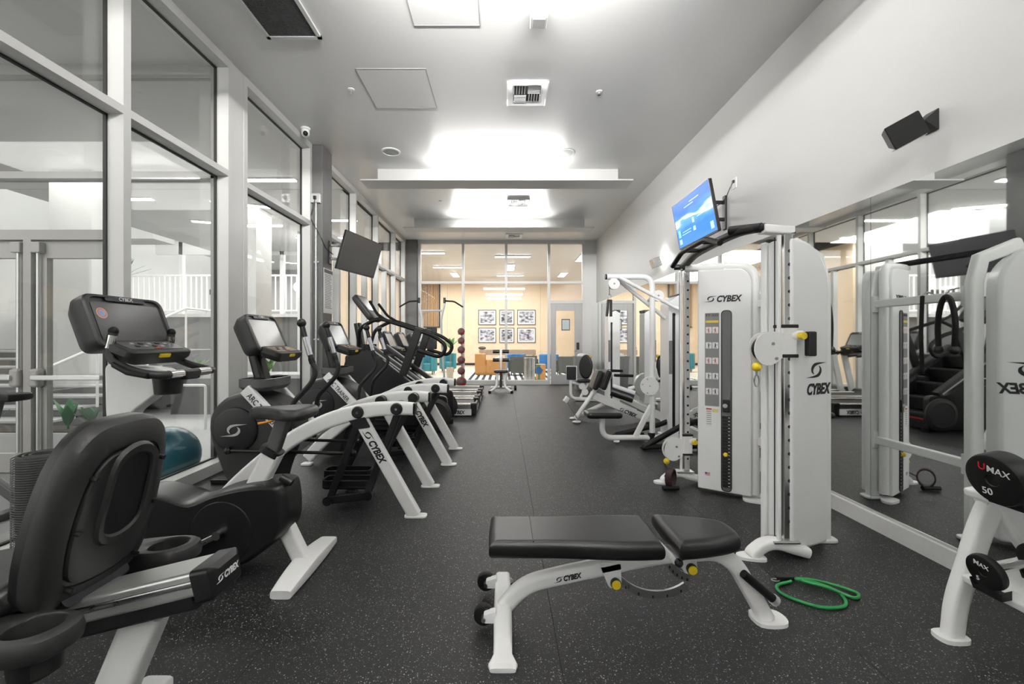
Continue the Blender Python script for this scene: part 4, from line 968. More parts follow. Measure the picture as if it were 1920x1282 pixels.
b = MB(); b.M = MA; b.lathe([(.018, .012), (.016, .024)], (.205, .735, 0), (0, 0, 1), 16); b.build('adjust_dial', SILV_PRINT, sl_)
b = MB(); b.M = MA; b.lathe([(.016, .006), (.018, .02), (.012, .03)], (.208, .345, 0), (0, 0, 1), 16); b.build('selector_pin', YEL, sl_)
b = MB(); b.M = MA; b.prism(rrect(.105, .76, .006, 2, .108, 1.105), .0005, .0015, 'z'); pc = b.build('instruction_placard', mat('placard_grey', (.20, .20, .20), .4), shA)
text('FT-325', MA @ V((.063, 1.458, .0018)), MA.to_3x3() @ V((1, 0, 0)), (0, 0, 1), .026, BLK_PRINT, pc, bold=.01, xs=1.2)
b = MB(); b.M = MA; b.prism(rrect(.095, .018, .002, 2, .108, 1.415), .0015, .002, 'z'); b.build('yellow_band', YEL, pc)
for k in range(5):
    z = 1.345-.125*k
    for q in (-1, 1):
        b = MB(); b.M = MA; b.prism(rrect(.044, .052, .004, 2, .108+q*.0245, z), .0015, .002, 'z'); pp_ = b.build('exercise_picture', WHT_PRINT, pc)
        b = MB(); b.M = MA
        b.prism(ell(.004, .005, 10, .108+q*.0245, z+.014), .002, .0024, 'z'); b.box((.108+q*.0245, z-.002, .0022), (.008, .022, .0004)); b.box((.108+q*.0245+.008*(1 if k % 2 else -1), z+.004, .0022), (.018, .003, .0004)); b.box((.108+q*.0245-.004, z-.018, .0022), (.003, .014, .0004)); b.box((.108+q*.0245+.004, z-.018, .0022), (.003, .014, .0004))
        b.build('figure', BLK_PRINT if k != 2 and k != 0 else RED, pp_)
b = MB(); b.M = MA; b.prism(rrect(.042, .15, .002, 2, .085, .63), .0005, .0012, 'z'); wt = b.build('warning_label', WHT_PRINT, shA)
b = MB(); b.M = MA; b.prism(rrect(.042, .012, .001, 2, .085, .70), .0012, .0016, 'z'); b.build('red_band', RED, wt)
for k in range(7):
    b = MB(); b.M = MA; b.box((.085, .68-.017*k, .0014), (.034, .004, .0003)); b.build('text_line', GREYP, wt)
b = MB(); b.M = MA; b.prism(rrect(.042, .03, .002, 2, .132, .69), .0005, .0012, 'z'); b.build('yellow_label', mat('pale_yellow', (.75, .65, .25), .5), shA)
fg = MB(); fg.M = MA; fg.prism(rrect(.038, .026, .001, 2, .075, .165), .0005, .0012, 'z'); fg = fg.build('flag_sticker', WHT_PRINT, shA)
for k in range(4):
    b = MB(); b.M = MA; b.box((.075, .176-.007*k, .0014), (.038, .0032, .0004)); b.build('red_stripe', RED, fg)
b = MB(); b.M = MA; b.box((.063, .172, .0017), (.014, .012, .0004)); b.build('blue_canton', mat('flag_blue', (.03, .06, .25), .5), fg)
cybex(MA @ V((.055, 1.575, .0008)), MA.to_3x3() @ V((1, 0, 0)), (0, 0, 1), .048, BLK_PRINT, shA)
# near tower (outer face with the stacked emblem faces the camera)
MB_, LB = tower(V((1.655, 2.443, 0))-FO, V((1.985, 2.595, 0))-FO, .13, 1, 'b')
def outB(L_):
    pts = [(0, .035), (L_, .035), (L_, 1.60)]
    for k in range(1, 11):
        a = k/10*PI/2; pts.append((L_-.27+.27*math.cos(a), 1.60+.255*math.sin(a)))
    pts.append((0, 1.86)); return pts
b = MB(); b.M = MB_; b.prism(outB(LB), -.15, 0, 'z'); shB = b.build('weight_shroud', WHITE2, ft, .025)
b = MB(); b.M = MB_; b.prism(outB(LB*.93), -.19, -.15, 'z'); b.build('inner_shroud', WHITE, ft, .01)
cybex(MB_ @ V((.135, .945, .0008)), MB_.to_3x3() @ V((1, 0, 0)), (0, 0, 1), .062, BLK_PRINT, shB, stacked=True)
# rails with adjustment holes, feet, carriages
def rail(P, nm):
    o = MB().box((P.x, P.y, .97), (.05, .05, 1.84)).build('column_rail', CHROME, ft, .004)
    for k in range(21):
        z = .22+.078*k
        MB().lathe([(.0095, .024), (.0095, .0262), (0, .0263)], (P.x+.006, P.y, z), (0, -1, 0), 12).build('adjust_hole', BLACKM, o)
    MB().box((P.x, P.y, 1.885), (.07, .07, .012)).build('rail_cap', BLACK, o)
    # foot reaching into the room
    f = MB()
    ap = smooth([(P.x+.12, P.y, .035), (P.x+.03, P.y, .06), (P.x-.06, P.y, .085), (P.x-.13, P.y, .075), (P.x-.19, P.y, .03), (P.x-.205, P.y, .012)], 4)
    f.rtube(ap, (0, 1, 0), .085, [.06]*(len(ap)-4)+[.055, .05, .045, .04], .025)
    f.build('foot', WHITE, ft)
    MB().prism(smooth([(P.x-.27, P.y-.03), (P.x-.15, P.y-.055), (P.x-.13, P.y), (P.x-.15, P.y+.055), (P.x-.27, P.y+.03)], 4, True), 0, .016, 'z').build('foot_pad', WHITE, ft)
    MB().box((P.x-.02, P.y, .105), (.15, .10, .012)).build('foot_plate', STEEL, ft, .003)
    MB().cyl((P.x-.045, P.y+.03, .06), (P.x-.045, P.y+.03, 1.87), .003, 6).build('cable', BLACKM, ft)
    MB().cyl((P.x-.052, P.y-.02, .06), (P.x-.052, P.y-.02, 1.87), .012, 8).build('guide_rod', WHITE, ft)
    return o
rail(RA, 'a'); rail(RB, 'b')
def carriage(P, z, flip, hz):
    c = MB().box((P.x, P.y, z), (.088, .088, .17)).build('carriage', WHITE, ft, .012)
    for q in (-.085, .085): MB().box((P.x, P.y, z+q), (.092, .092, .02)).build('collar', BLACK, c, .004)
    MB().cyl((P.x+.02, P.y-.02, z+.03), (P.x+.07, P.y-.045, z+.03), .03).build('plunger_housing', WHITE, c)
    MB().cyl((P.x+.045, P.y-.05, z+.03), (P.x+.05, P.y-.085, z+.03), .02).build('plunger', YEL, c)
    MB().box((P.x+.095, P.y-.07, z-.015), (.045, .045, .14)).build('lock_handle', BLACK, c, .008)
    pc_ = V((P.x-.12, P.y-.01, z-.045))
    for s in (-.028, .028):
        MB().prism(smooth([(pc_.x+.10, pc_.z+.07), (pc_.x+.02, pc_.z+.10), (pc_.x-.06, pc_.z+.07), (pc_.x-.085, pc_.z-.01), (pc_.x-.05, pc_.z-.08), (pc_.x+.02, pc_.z-.09), (pc_.x+.10, pc_.z-.02)], 4, True), pc_.y+s-.003, pc_.y+s+.003, 'y').build('pulley_guard', WHITE, c)
    MB().lathe([(.075, -.018), (.066, 0), (.075, .018)], pc_, (0, 1, 0), 24).build('pulley_wheel', BLACK, c)
    for q in ((.02, .03), (.04, -.055)): MB().cyl((pc_.x+q[0], pc_.y-.036, pc_.z+q[1]), (pc_.x+q[0], pc_.y-.03, pc_.z+q[1]), .009, 10).build('bolt', STEEL, c)
    e = V((pc_.x-.055, pc_.y, pc_.z-.105))
    MB().ball(e, .027, 14, 10).build('cable_stop', YEL, c)
    MB().cyl((e.x, e.y, e.z-.02), (e.x, e.y, e.z-.05), .006, 8).build('swivel', STEEL, c)
    if hz: MB().tube([(e.x+.014*math.cos(a*PI/6), e.y, e.z-.08+.034*math.sin(a*PI/6)) for a in range(12)], .004, 8, closed=True).build('carabiner', STEEL, c)
    return e
eB = carriage(RB, 1.26, 0, True); eA = carriage(RA, .345, 0, False)
MB().tube([eA+V((0, 0, -.04)), eA+V((-.005, -.02, -.09)), eA+V((-.04, -.06, -.115))], .005, 8).build('strap', BLACKM, ft)
# multi grip pull-up bar
z = 1.918
main = fil([(RA.x-.02, RA.y+.02, z-.005), (1.457-FO.x, 3.22-FO.y, z), (1.422-FO.x, 2.75-FO.y, z), (1.43-FO.x, 2.56-FO.y, z), (1.52-FO.x, 2.47-FO.y, z)], .12, 6)
pb = MB().rtube(main, (0, 0, 1), .045, .06, .018).build('pull_up_bar', RUBBER, ft)
MB().cyl((1.50-FO.x, 2.475-FO.y, z+.0), (1.40-FO.x, 2.63-FO.y, z+.02), .028).build('end_grip', RUBBER, pb)
MB().rtube([(1.50-FO.x, 2.475-FO.y, z-.01), (RB.x+.03, RB.y, z-.02)], (0, 0, 1), .05, .07, .012).build('bar_mount', WHITE, ft)
MB().rtube([(RA.x-.04, RA.y+.02, z-.01), (RA.x+.06, RA.y-.02, z-.03)], (0, 0, 1), .05, .07, .012).build('bar_mount', WHITE, ft)
MB().cyl((RA.x-.09, RA.y+.04, z-.005), (RA.x-.03, RA.y+.02, z-.005), .024).build('bar_end', BLACK, ft)
g = fil([(1.336-FO.x, 3.36-FO.y, z-.075), (1.336-FO.x, 3.19-FO.y, z), (1.305-FO.x, 2.757-FO.y, z), (1.303-FO.x, 2.56-FO.y, z-.07)], .04, 5)
MB().tube(g, .018, 12).build('angled_grip', RUBBER, pb)
for y in (3.12, 2.84): MB().cyl((1.33-FO.x, y-FO.y, z), (1.45-FO.x, y-FO.y, z), .016).build('grip_strut', BLACKM, pb)
# back frame
for zz in (1.55, .47):
    MB().rtube([(2.02-FO.x, 2.73-FO.y, zz), (2.02-FO.x, 3.41-FO.y, zz)], (1, 0, 0), .05, .06, .01).build('cross_beam', WHITE, ft)
    for y in (2.74, 3.40): MB().box((2.02-FO.x, y-FO.y, zz), (.06, .02, .13)).build('beam_flange', WHITE, ft, .004)
for y, s in ((2.70, 1), (3.44, -1)):
    MB().rtube([(2.02-FO.x, y-FO.y, .02), (2.02-FO.x, y-FO.y, 1.62), (1.98-FO.x, y-FO.y, 1.78), (1.80-FO.x, y-s*.05-FO.y, 1.86)], (0, 1, 0), .06, .085, .02).build('back_upright', WHITE, ft)
    MB().prism(rrect(.16, .10, .04, 4, 2.02-FO.x, y-FO.y), 0, .018, 'z').build('rear_foot', WHITE, ft, .004)
    # floor plate on the aisle side of the far tower
MB().prism(smooth([(LA-.06, -.03), (LA+.06, -.02), (LA+.08, .03), (LA+.0, .07), (LA-.08, .05)], 4, True), 0, .016, 'z', Matrix.Translation(MA.translation) @ Matrix.Rotation(math.atan2(-.219, .345), 4, 'Z')).build('rear_foot', WHITE, ft)
# stirrup handle lying by the far rail
hd_ = thing('cable_handle', 'black stirrup handle hanging to the floor at the far cable column', 'handle', (1.44, 3.62, 0))
MB().cyl((-.10, -.045, .022), (.035, -.035, .022), .019).build('grip', RUBBER, hd_)
t_ = V((.7, .72, 0)); n_ = V((.72, -.7, 0)); b = MB(); rr = []
for q, sc in ((-.026, 1), (.026, 1), (.026, .84), (-.026, .84)):
    rr.append([V((-.02, -.01, .10))+n_*q+t_*(.06*sc*math.cos(2*PI*k/28))+V((0, 0, .078*sc*math.sin(2*PI*k/28))) for k in range(28)])
b.rings(rr, closed=True); b.build('cuff_strap', mat('cuff_fabric', (.03, .008, .01), .7), hd_)
# ropes and straps hanging at the back of the trainer
rp = thing('triceps_rope', 'black braided triceps rope hanging at the back of the cable machine', 'rope', (2.10, 2.79, 1.53))
MB().tube(smooth([(0, -.05, -.32), (0, -.055, -.16), (0, -.035, -.03), (0, 0, .02), (0, .035, -.03), (0, .055, -.16), (0, .05, -.32)], 6), .016, 10).build('rope', RUBBER, rp)
for s in (-1, 1): MB().ball((0, s*.05, -.33), .03, 12, 8).build('knot', BLACK, rp)
MB().tube(fil([(0, 0, .02), (0, 0, .06), (-.08, 0, .075)], .02), .006, 8).build('hook', STEEL, rp)
hs_ = thing('hanging_strap', 'long black strap hanging beside the rope at the back of the cable machine', 'strap', (2.10, 2.95, 1.55))
MB().rtube([(0, 0, .02), (0, .01, -.25), (0, .0, -.52)], (1, 0, 0), .006, .03, .002).build('webbing', RUBBER, hs_)
MB().cyl((0, -.03, -.55), (0, .03, -.55), .018).build('grip', RUBBER, hs_)
MB().tube(fil([(0, 0, .02), (-.03, 0, .05), (-.08, 0, .03)], .02), .006, 8).build('hook', STEEL, hs_)
# ================================================================ adjustable bench
bn = thing('weight_bench', 'black padded adjustable weight bench with a white frame', 'bench', (.0, 1.93, 0)); bn.scale = (.99, .99, .99)
beam = fil([(-.01, 0, .05), (.10, 0, .165), (.26, 0, .205), (.72, 0, .30), (.97, 0, .318), (1.06, 0, .26), (1.20, 0, .012)], .07, 6)
fr2 = MB().rtube(beam, (0, 1, 0), .06, .075, .025).build('main_frame', WHITE, bn)
cybex((.235, -.0315, .188), (1, 0, .205), (-.205, 0, 1), .022, BLK_PRINT, fr2)
R = []
for y, w_, h in ((-.31, .10, .018), (-.285, .115, .02), (-.265, .075, .05), (-.235, .075, .085), (-.1, .08, .088), (.1, .08, .088), (.25, .075, .085), (.28, .075, .04), (.30, .11, .02), (.32, .09, .018)):
    R.append([(.0+p[0]*w_, y, (p[1]+.5)*h) for p in rrect(1, 1, .25, 3)])
MB().rings(R).build('base_bar', WHITE, bn)
MB().prism(smooth([(1.15, -.05), (1.26, -.055), (1.29, 0), (1.26, .055), (1.15, .05)], 4, True), 0, .016, 'z').build('front_foot', WHITE, bn)
for y in (-.08, .18):
    wb = MB().prism(fil([(-.03, .05), (-.03, .10), (-.085, .085), (-.085, .05)], .01, 2, True), y-.018, y+.018, 'y').build('wheel_bracket', WHITE, bn)
    MB().lathe([(.042, -.016), (.045, -.01), (.045, .01), (.042, .016)], (-.085, y+.03, .06), (0, 1, 0), 22).build('wheel', RUBBER, wb)
    MB().cyl((-.085, y-.025, .065), (-.085, y+.01, .065), .009).build('axle', STEEL, wb)
bo = smooth([(-.06, -.12), (-.03, -.145), (.2, -.145), (.38, -.155), (.52, -.165), (.66, -.16), (.685, -.13), (.685, .13), (.66, .16), (.52, .165), (.38, .155), (.2, .145), (-.03, .145), (-.06, .12)], 3, True)
bp = MB().pad(bo, .078, .03, Matrix.Translation((0, 0, .345)), crown=.004).build('back_pad', VINYL, bn)
MB().b2(.128, .131, -.14, .14, .4225, .4285).build('seam', BLACKM, bp)
MB().b2(-.02, .62, -.09, .09, .335, .347).build('pad_plate', WHITE, bn)
so2 = smooth([(.735, -.14), (.76, -.16), (.90, -.135), (1.02, -.095), (1.055, -.05), (1.055, .05), (1.02, .095), (.90, .135), (.76, .16), (.735, .14)], 4, True)
MB().pad(so2, .082, .035, Matrix.Translation((0, 0, .345)) @ Matrix.Rotation(.0, 4, 'Y'), crown=.006).build('seat_pad', VINYL, bn)
MB().b2(.78, 1.0, -.05, .05, .335, .347).build('pad_plate', WHITE, bn)
lk_ = MB().rtube([(.665, -.11, .405), (.745, -.11, .325)], (0, 1, 0), .02, .03, .008).build('link_bar', WHITE, bn); MB().ball((.75, -.13, .33), .018).build('link_knob', BLACK, lk_)
def sector(name, c, r0, a0, a1, y):
    pts = [(c[0]+r0*math.cos(a), c[1]+r0*math.sin(a)) for a in [a0+(a1-a0)*k/14 for k in range(15)]]
    pts += [(c[0]+(r0-.035)*math.cos(a), c[1]+(r0-.035)*math.sin(a)) for a in [a1-(a1-a0)*k/14 for k in range(15)]]
    o = MB().prism(pts, y-.006, y+.006, 'y').build(name, STEEL, bn)
    for k in range(6):
        a = a0+(a1-a0)*(k+.5)/6
        MB().box((c[0]+(r0-.010)*math.cos(a), y-.0065, c[1]+(r0-.010)*math.sin(a)), (.006, .001, .012)).build('notch', BLACKM, o)
sector('ladder_arc', (.70, .36), .26, math.radians(213), math.radians(304), 0); sector('seat_arc', (.87, .315), .14, math.radians(195), math.radians(262), 0)
for x, zz in ((.50, .19), (.84, .255)):
    h = MB().prism(fil([(x-.07, zz+.09), (x+.03, zz+.09), (x+.035, zz-.02), (x-.02, zz-.03)], .02, 3, True), -.03, .03, 'y').build('pin_housing', WHITE, bn)
    MB().lathe([(.022, 0), (.024, .01), (.022, .02)], (x+.005, -.03, zz), (0, -1, 0), 18).build('pull_pin', BLACK, h)
    MB().lathe([(.020, .018), (.020, .024), (.018, .026)], (x+.005, -.03, zz), (0, -1, 0), 18).build('pin_face', YEL, h)
MB().tube([(1.07, -.05, .24), (1.20, -.05, .13)], .019, 12).build('carry_handle', RUBBER, bn)
MB().cyl((1.20, -.05, .13), (1.216, -.05, .116), .023).build('handle_end', ALU, bn)
# ================================================================ resistance band
GRN = mat('green_tubing', (.01, .22, .05), .4)
rbnd = thing('resistance_band', 'green rubber resistance tube coiled on the floor', 'resistance band', (1.54, 2.12, 0))
MB().tube(smooth([(-.04, .10, .012), (-.14, .06, .01), (-.15, -.02, .01), (-.05, -.11, .01), (.08, -.10, .01), (.13, .0, .012), (.06, .07, .022), (-.02, .095, .026), (.05, .10, .022), (.15, .07, .012), (.22, .0, .01), (.17, -.04, .01), (.10, .02, .022), (.0, .08, .026)], 8), .0075, 10).build('tube', GRN, rbnd)
MB().box((-.05, .13, .015), (.10, .03, .02), Matrix.Rotation(.0, 4, 'Z')).build('webbing', BLACKM, rbnd, .004)
MB().tube([(-.11+.02*math.cos(a*PI/5), .12+.012*math.sin(a*PI/5), .008) for a in range(10)], .003, 6, closed=True).build('clip', STEEL, rbnd)
# ================================================================ dumbbell rack
dk = thing('dumbbell_rack', 'white two tier dumbbell rack along the mirror at the right edge', 'rack', (1.93, 1.81, 0))
DX, DY = 1.93, 1.81
def rack_leg(y):
    lp = smooth([(1.905, 0, .012), (1.925, 0, .16), (1.98, 0, .33), (2.025, 0, .47), (2.085, 0, .60)], 4)
    l = MB().rtube([V((p.x-DX, y-DY, p.z)) for p in lp], (0, 1, 0), .055, [.075+.02*i/16 for i in range(len(lp))], .022).build('front_leg', WHITE, dk)
    MB().prism(smooth([(1.85-DX, y-.035-DY), (1.94-DX, y-.04-DY), (1.96-DX, y-DY), (1.94-DX, y+.04-DY), (1.85-DX, y+.035-DY)], 4, True), 0, .018, 'z').build('foot_plate', WHITE, l)
    MB().rtube([(2.09-DX, y-DY, .59), (2.30-DX, y-DY, .30), (2.40-DX, y-DY, .012)], (0, 1, 0), .06, .08, .02).build('rear_leg', WHITE, dk)
    MB().rtube([(1.97-DX, y-DY, .26), (2.32-DX, y-DY, .33)], (0, 1, 0), .05, .06, .01).build('tier_bracket', WHITE, dk)
    MB().rtube([(2.02-DX, y-DY, .60), (2.34-DX, y-DY, .70)], (0, 1, 0), .05, .06, .01).build('tier_bracket', WHITE, dk)
rack_leg(1.81); rack_leg(.35)
def shelf(x, z, nm):
    M = Matrix.Translation((x-DX, 1.08-DY, z)) @ Matrix.Rotation(-.20, 4, 'Y')
    b = MB(); b.M = M; b.box((.0, 0, .0), (.06, 1.50, .035)); b.build('tier_rail', WHITE, dk, .01)
    b = MB(); b.M = M; b.box((.27, 0, .0), (.06, 1.50, .035)); b.build('tier_rail', WHITE, dk, .01)
    b = MB(); b.M = M; b.box((.135, 0, -.012), (.23, 1.48, .008)); b.build('tier_tray', WHITE, dk)
    return M
S1 = shelf(1.955, .275, 'l'); S2 = shelf(2.0, .625, 'u')
REDL = mat('red_print', (.60, .01, .02), .4)
def dumbbell(M, y, r, th, num, brand, label, gap=.085):
    Mw = Matrix.Translation((DX, DY, 0)) @ M @ Matrix.Translation((.05, y-1.08, .022+r+.016))
    t = thing('dumbbell', label, 'dumbbell', Mw.translation, group='round black dumbbells on the rack')
    ax = Mw.to_3x3() @ V((1, 0, 0))
    MB().cyl(-ax*gap*1.05, ax*gap*1.05, .016, 18).build('handle', CHROME, t)
    for s in (-1, 1):
        c = ax*s*gap
        hd2 = MB().lathe([(r*.55, 0), (r*.97, .006), (r, .014), (r, th-.014), (r*.96, th-.004), (r*.86, th), (r*.25, th), (r*.22, th-.004), (0, th-.004)], c, ax*s, 40).build('head', RUBBER, t)
        MB().lathe([(.021, -.012), (.021, .002)], c, ax*s, 18).build('collar', STEEL, hd2)
        rt = V((0, -1, 0)) if s < 0 else V((0, 1, 0))
        up = ax.cross(rt)*(1 if s < 0 else 1)
        if up.z < 0: up = -up
        f = c+ax*s*(th+.0004)
        text(brand[0], f-rt*r*.42+up*r*.38, rt+up*-.12, up, r*.40, REDL if brand[0] == 'U' else WHT_PRINT, hd2, bold=.004)
        if len(brand) > 1: text(brand[1:], f-rt*r*.12+up*r*.34, rt+up*-.14, up, r*.36, WHT_PRINT, hd2, bold=.004)
        if num: text(num, f-rt*r*.42-up*r*.62, rt, up, r*.38, WHT_PRINT, hd2, bold=.004)
    for x_ in (-.03, .17):
        b = MB(); b.M = M @ Matrix.Translation((0, y-1.08, .0))
        b.rings([[(x_-.04*q, p[0], p[1]) for p in ((-r*.75, .016), (r*.75, .016), (r*.85, .035+r*.32), (r*.6, .02+r*.2), (0, .02+.012), (-r*.6, .02+r*.2), (-r*.85, .035+r*.32))] for q in (0, 1)])
        b.build('saddle', RUBBER, dk)
    return t
for i, (y, n_) in enumerate(((1.62, '50'), (1.33, ''))):
    dumbbell(S2, y, .098-.002*i, .085, n_, 'UMAX', ['large black dumbbell marked 50 at the far end of the upper tier', 'large black dumbbell next to the one marked 50 on the upper tier'][i])
for i, (y, n_) in enumerate(((1.66, '5'), (1.42, ''))):
    dumbbell(S1, y, .066+.003*i, .035+.004*i, n_, 'MAX', ['small black dumbbell marked 5 at the far end of the lower tier', 'small black dumbbell next to the one marked 5 on the lower tier'][i])
# ================================================================ lat pulldown / row machine
K = .975
lm = thing('lat_pulldown', 'white cable pulldown machine with a low black seat and overhead arm', 'weight machine', (1.833, 5.237, 0)); lm.scale = (K, K, K)
def lx(x): return x-1.88
MB().tube(fil([(lx(1.25), 0, .33), (lx(1.25), 0, .065), (lx(1.88), 0, .065)], .14, 7), .034, 14).build('seat_frame', WHITE, lm)
MB().pad(rrect(.44, .30, .05, 4), .075, .03, Matrix.Translation((lx(1.255), 0, .325)), crown=.003).build('seat_pad', VINYL, lm)
MB().ball((lx(1.43), -.0, .02), .04, sc=(1, 1, .5)).build('foot', WHITE, lm)
MB().tube(fil([(lx(1.88), 0, .0), (lx(1.88), 0, 2.09), (lx(1.30), 0, 2.09)], .14, 8), .034, 14).build('upright', WHITE, lm)
MB().cyl((lx(1.285), 0, 2.09), (lx(1.305), 0, 2.09), .035).build('end_cap', BLACK, lm)
MB().rtube([(lx(1.66), 0, .06), (lx(1.87), 0, .47)], (0, 1, 0), .05, .065, .015).build('brace', WHITE, lm)
MB().rtube([(lx(1.88), 0, .065), (lx(2.25), .05, .065)], (0, 0, 1), .06, .08, .015).build('base_beam', WHITE, lm)
MB().cyl((lx(1.87), 0, .02), (lx(1.87), 0, .13), .045).build('base_collar', BLACK, lm)
for y, e in ((-.06, (2.32, .02, 1.63)), (.06, (2.14, .25, 1.58))):
    MB().tube([(lx(1.44), y, 2.08), (lx(e[0]), e[1], e[2])], .025, 12).build('overhead_arm', WHITE, lm)
MB().tube([(lx(1.88), -.06, 1.85), (lx(1.88), .16, 1.80)], .02).build('arm_link', WHITE, lm)
for (x, zz, r) in ((1.395, 2.0, .07), (1.95, 1.85, .07)):
    for s in (-.022, .022): MB().lathe([(r, -.003), (r, .003)], (lx(x), s, zz), (0, 1, 0), 28).build('pulley_cover', WHITE, lm)
    MB().lathe([(r*.9, -.014), (r*.8, 0), (r*.9, .014)], (lx(x), 0, zz), (0, 1, 0), 24).build('pulley', BLACK, lm)
    MB().lathe([(.012, 0), (.012, .006)], (lx(x), -.026, zz), (0, -1, 0), 10).build('pulley_bolt', STEEL, lm)
MB().cyl((lx(1.34), 0, 1.98), (lx(1.34), 0, 1.86), .004, 6).build('cable', BLACKM, lm)
MB().tube([(lx(1.34)+.022*math.cos(a*PI/6), 0, 1.835+.035*math.sin(a*PI/6)) for a in range(12)], .005, 6, closed=True).build('clip', STEEL, lm)
for s in (-.015, .018): MB().rtube([(lx(1.34)+s, 0, 1.80), (lx(1.33)+s*1.6, 0, 1.60-.6*abs(s))], (0, 1, 0), .045, .028, .01).build('strap_handle', BLACK, lm)
dc = MB().lathe([(.115, -.012), (.115, .012)], (lx(1.83), -.045, .72), (0, 1, 0), 30).build('cam_disc', WHITE, lm)
for q in ((0, 0), (-.09, .02), (-.03, .085), (-.03, -.085)): MB().lathe([(.009, .012), (.009, .016)], (lx(1.83)+q[0], -.045, .72+q[1]), (0, -1, 0), 8).build('bolt', STEEL, dc)
MB().prism([(lx(1.80)+.15*math.cos(a), .72+.16*math.sin(a)) for a in [math.radians(100+16*k) for k in range(11)]], -.03, .05, 'y').build('cam_guard', mat('smoked_guard', (.28, .30, .28), .25), lm)
MB().tube([(lx(1.75), 0, .73), (lx(1.58), 0, .68)], .022).build('roller_arm', WHITE, lm)
RM = fr((lx(1.50), 0, .60), (.86, -.25, -.28), (0, 0, 1))
for (dz, r, m_) in ((.0, .055, VINYL), (.075, .028, WHT_PRINT)):
    MB().tube([RM @ V((-.14, dz, 0)), RM @ V((.14, dz, 0))], r, 20).build('thigh_roller', m_, lm)
def wtower(t, x, y, z1, wx, wy):
    """weight stack tower of machine t, at world (x, y)"""
    k = t.scale[0]; Mt = Matrix.Scale(1/k, 4) @ Matrix.Translation(V((x, y, 0))-t.location)
    def mb():
        b = MB(); b.M = Mt; return b
    sh = mb().prism(fil([(-wx/2, .04), (wx/2, .04), (wx/2, z1-.02), (wx*.1, z1+.03), (-wx/2, z1-.06)], .025, 3, True), -wy/2, wy/2, 'y').build('weight_tower', WHITE2, t, .01)
    mb().b2(0, wx/2+.01, -wy/2+.01, wy/2-.01, z1-.01, z1+.04).build('top_cap', BLACK, sh, .01)
    mb().prism(rrect(.035, z1-.35, .017, 5, -wx*.22, z1*.47+.03), -wy/2-.0015, -wy/2+.002, 'y').build('stack_slot', BLACK, sh)
    mb().prism(rrect(.04, .42, .004, 2, -wx*.40, z1*.58), -wy/2-.002, -wy/2+.002, 'y').build('placard', mat('placard_dark', (.22, .22, .22), .5, var=.4, scale=40), sh)
    mb().ball((-wx*.22, -wy/2-.012, z1-.22), .018).build('pulley_bolt', BLACK, sh)
    for k in range(14): mb().b2(-wx*.22-.013, -wx*.22+.013, -wy/2-.005, -wy/2-.001, .10+.03*k, .122+.03*k).build('weight_plate', BLACKM, sh)
    mb().prism(rrect(wx+.06, wy+.05, .03, 3), 0, .045, 'z').build('tower_base', WHITE, t, .006)
wtower(lm, 2.19, 5.50, 1.80, .22, .30)
# black tube stand on the floor
bs = thing('floor_stand', 'black tubular stand with splayed floor legs beside the far cable column', 'stand', (1.95, 4.95, 0))
for q in ([(-.33, -.06, .035), (.30, -.06, .05)], [(-.33, -.06, .04), (.12, -.06, .29), (.33, -.02, .33)], [(-.50, .55, .035), (-.15, .5, .05)], [(-.50, .55, .04), (.05, .5, .18), (.30, .45, .30)]):
    MB().tube(fil(q, .06) if len(q) > 2 else q, .033, 12).build('leg', RUBBER, bs)
MB().tube([(.30, -.06, .30), (.30, .45, .30)], .03).build('cross_tube', RUBBER, bs)
for q in ((-.33, -.06), (-.50, .55)): MB().ball((q[0], q[1], .03), .036, sc=(1.4, 1, .8)).build('foot', RUBBER, bs)
# ================================================================ back extension machine
be = thing('back_extension', 'white angled bench machine with twin black pads and lettered sloping beam', 'weight machine', (1.12, 6.62, 0)); be.scale = (.968,)*3
def ex(x): return x-1.12
bm_ = MB().rtube([(ex(1.36), 0, .43), (ex(2.24), 0, .055)], (0, 1, 0), .08, .115, .02).build('sloping_beam', WHITE, be)
cybex((ex(1.80), -.0415, .185), (.92, 0, -.39), (.39, 0, .92), .055, BLK_PRINT, bm_)
MB().rtube([(ex(1.42), -.02, .47), (ex(2.10), -.02, .185)], (0, 1, 0), .03, .02, .006).build('beam_rib', WHITE, be)
MB().tube([(ex(1.10), -.12, .06), (ex(1.46), -.05, .55)], .034).build('front_strut', WHITE, be)
MB().tube([(ex(1.16), .14, .05), (ex(1.60), .05, .27)], .034).build('front_strut', WHITE, be)
for y in (-.14, .16): MB().ball((ex(1.12), y, .018), .05, sc=(1.4, 1, .45)).build('foot', WHITE, be)
MB().tube([(ex(1.14), -.18, .05), (ex(.96), -.18, .36)], .007, 8).build('step_rod', STEEL, be)
MB().box((ex(.955), -.16, .37), (.06, .12, .09), rot('Y', .6, (ex(.955), -.16, .37))).build('step_plate', WHITE, be, .006)
for i, q in enumerate((-.075, .055)):
    M = Matrix.Translation((ex(1.53)+q, -.02, .67)) @ Matrix.Rotation(math.radians(20), 4, 'Y')
    pd_ = MB().box((0, 0, 0), (.085, .34, .32), M).build('pad', VINYL, be, .03)
    MB().box((-.044, 0, 0), (.012, .30, .30), M).build('pad_backing', GREYP, pd_, .004)
MB().tube(fil([(ex(1.60), 0, .52), (ex(1.70), -.02, .76), (ex(1.80), -.06, .73)], .05), .022).build('handle_arm', WHITE, be)
for q in (((1.72, -.10, .745), (2.02, -.10, .735)), ((1.68, .14, .80), (1.92, .14, .795))): MB().cyl((ex(q[0][0]), q[0][1], q[0][2]), (ex(q[1][0]), q[1][1], q[1][2]), .022).build('hand_grip', RUBBER, be)
MB().cyl((ex(1.70), -.10, .745), (ex(1.70), .14, .80), .018).build('grip_cross_tube', WHITE, be)
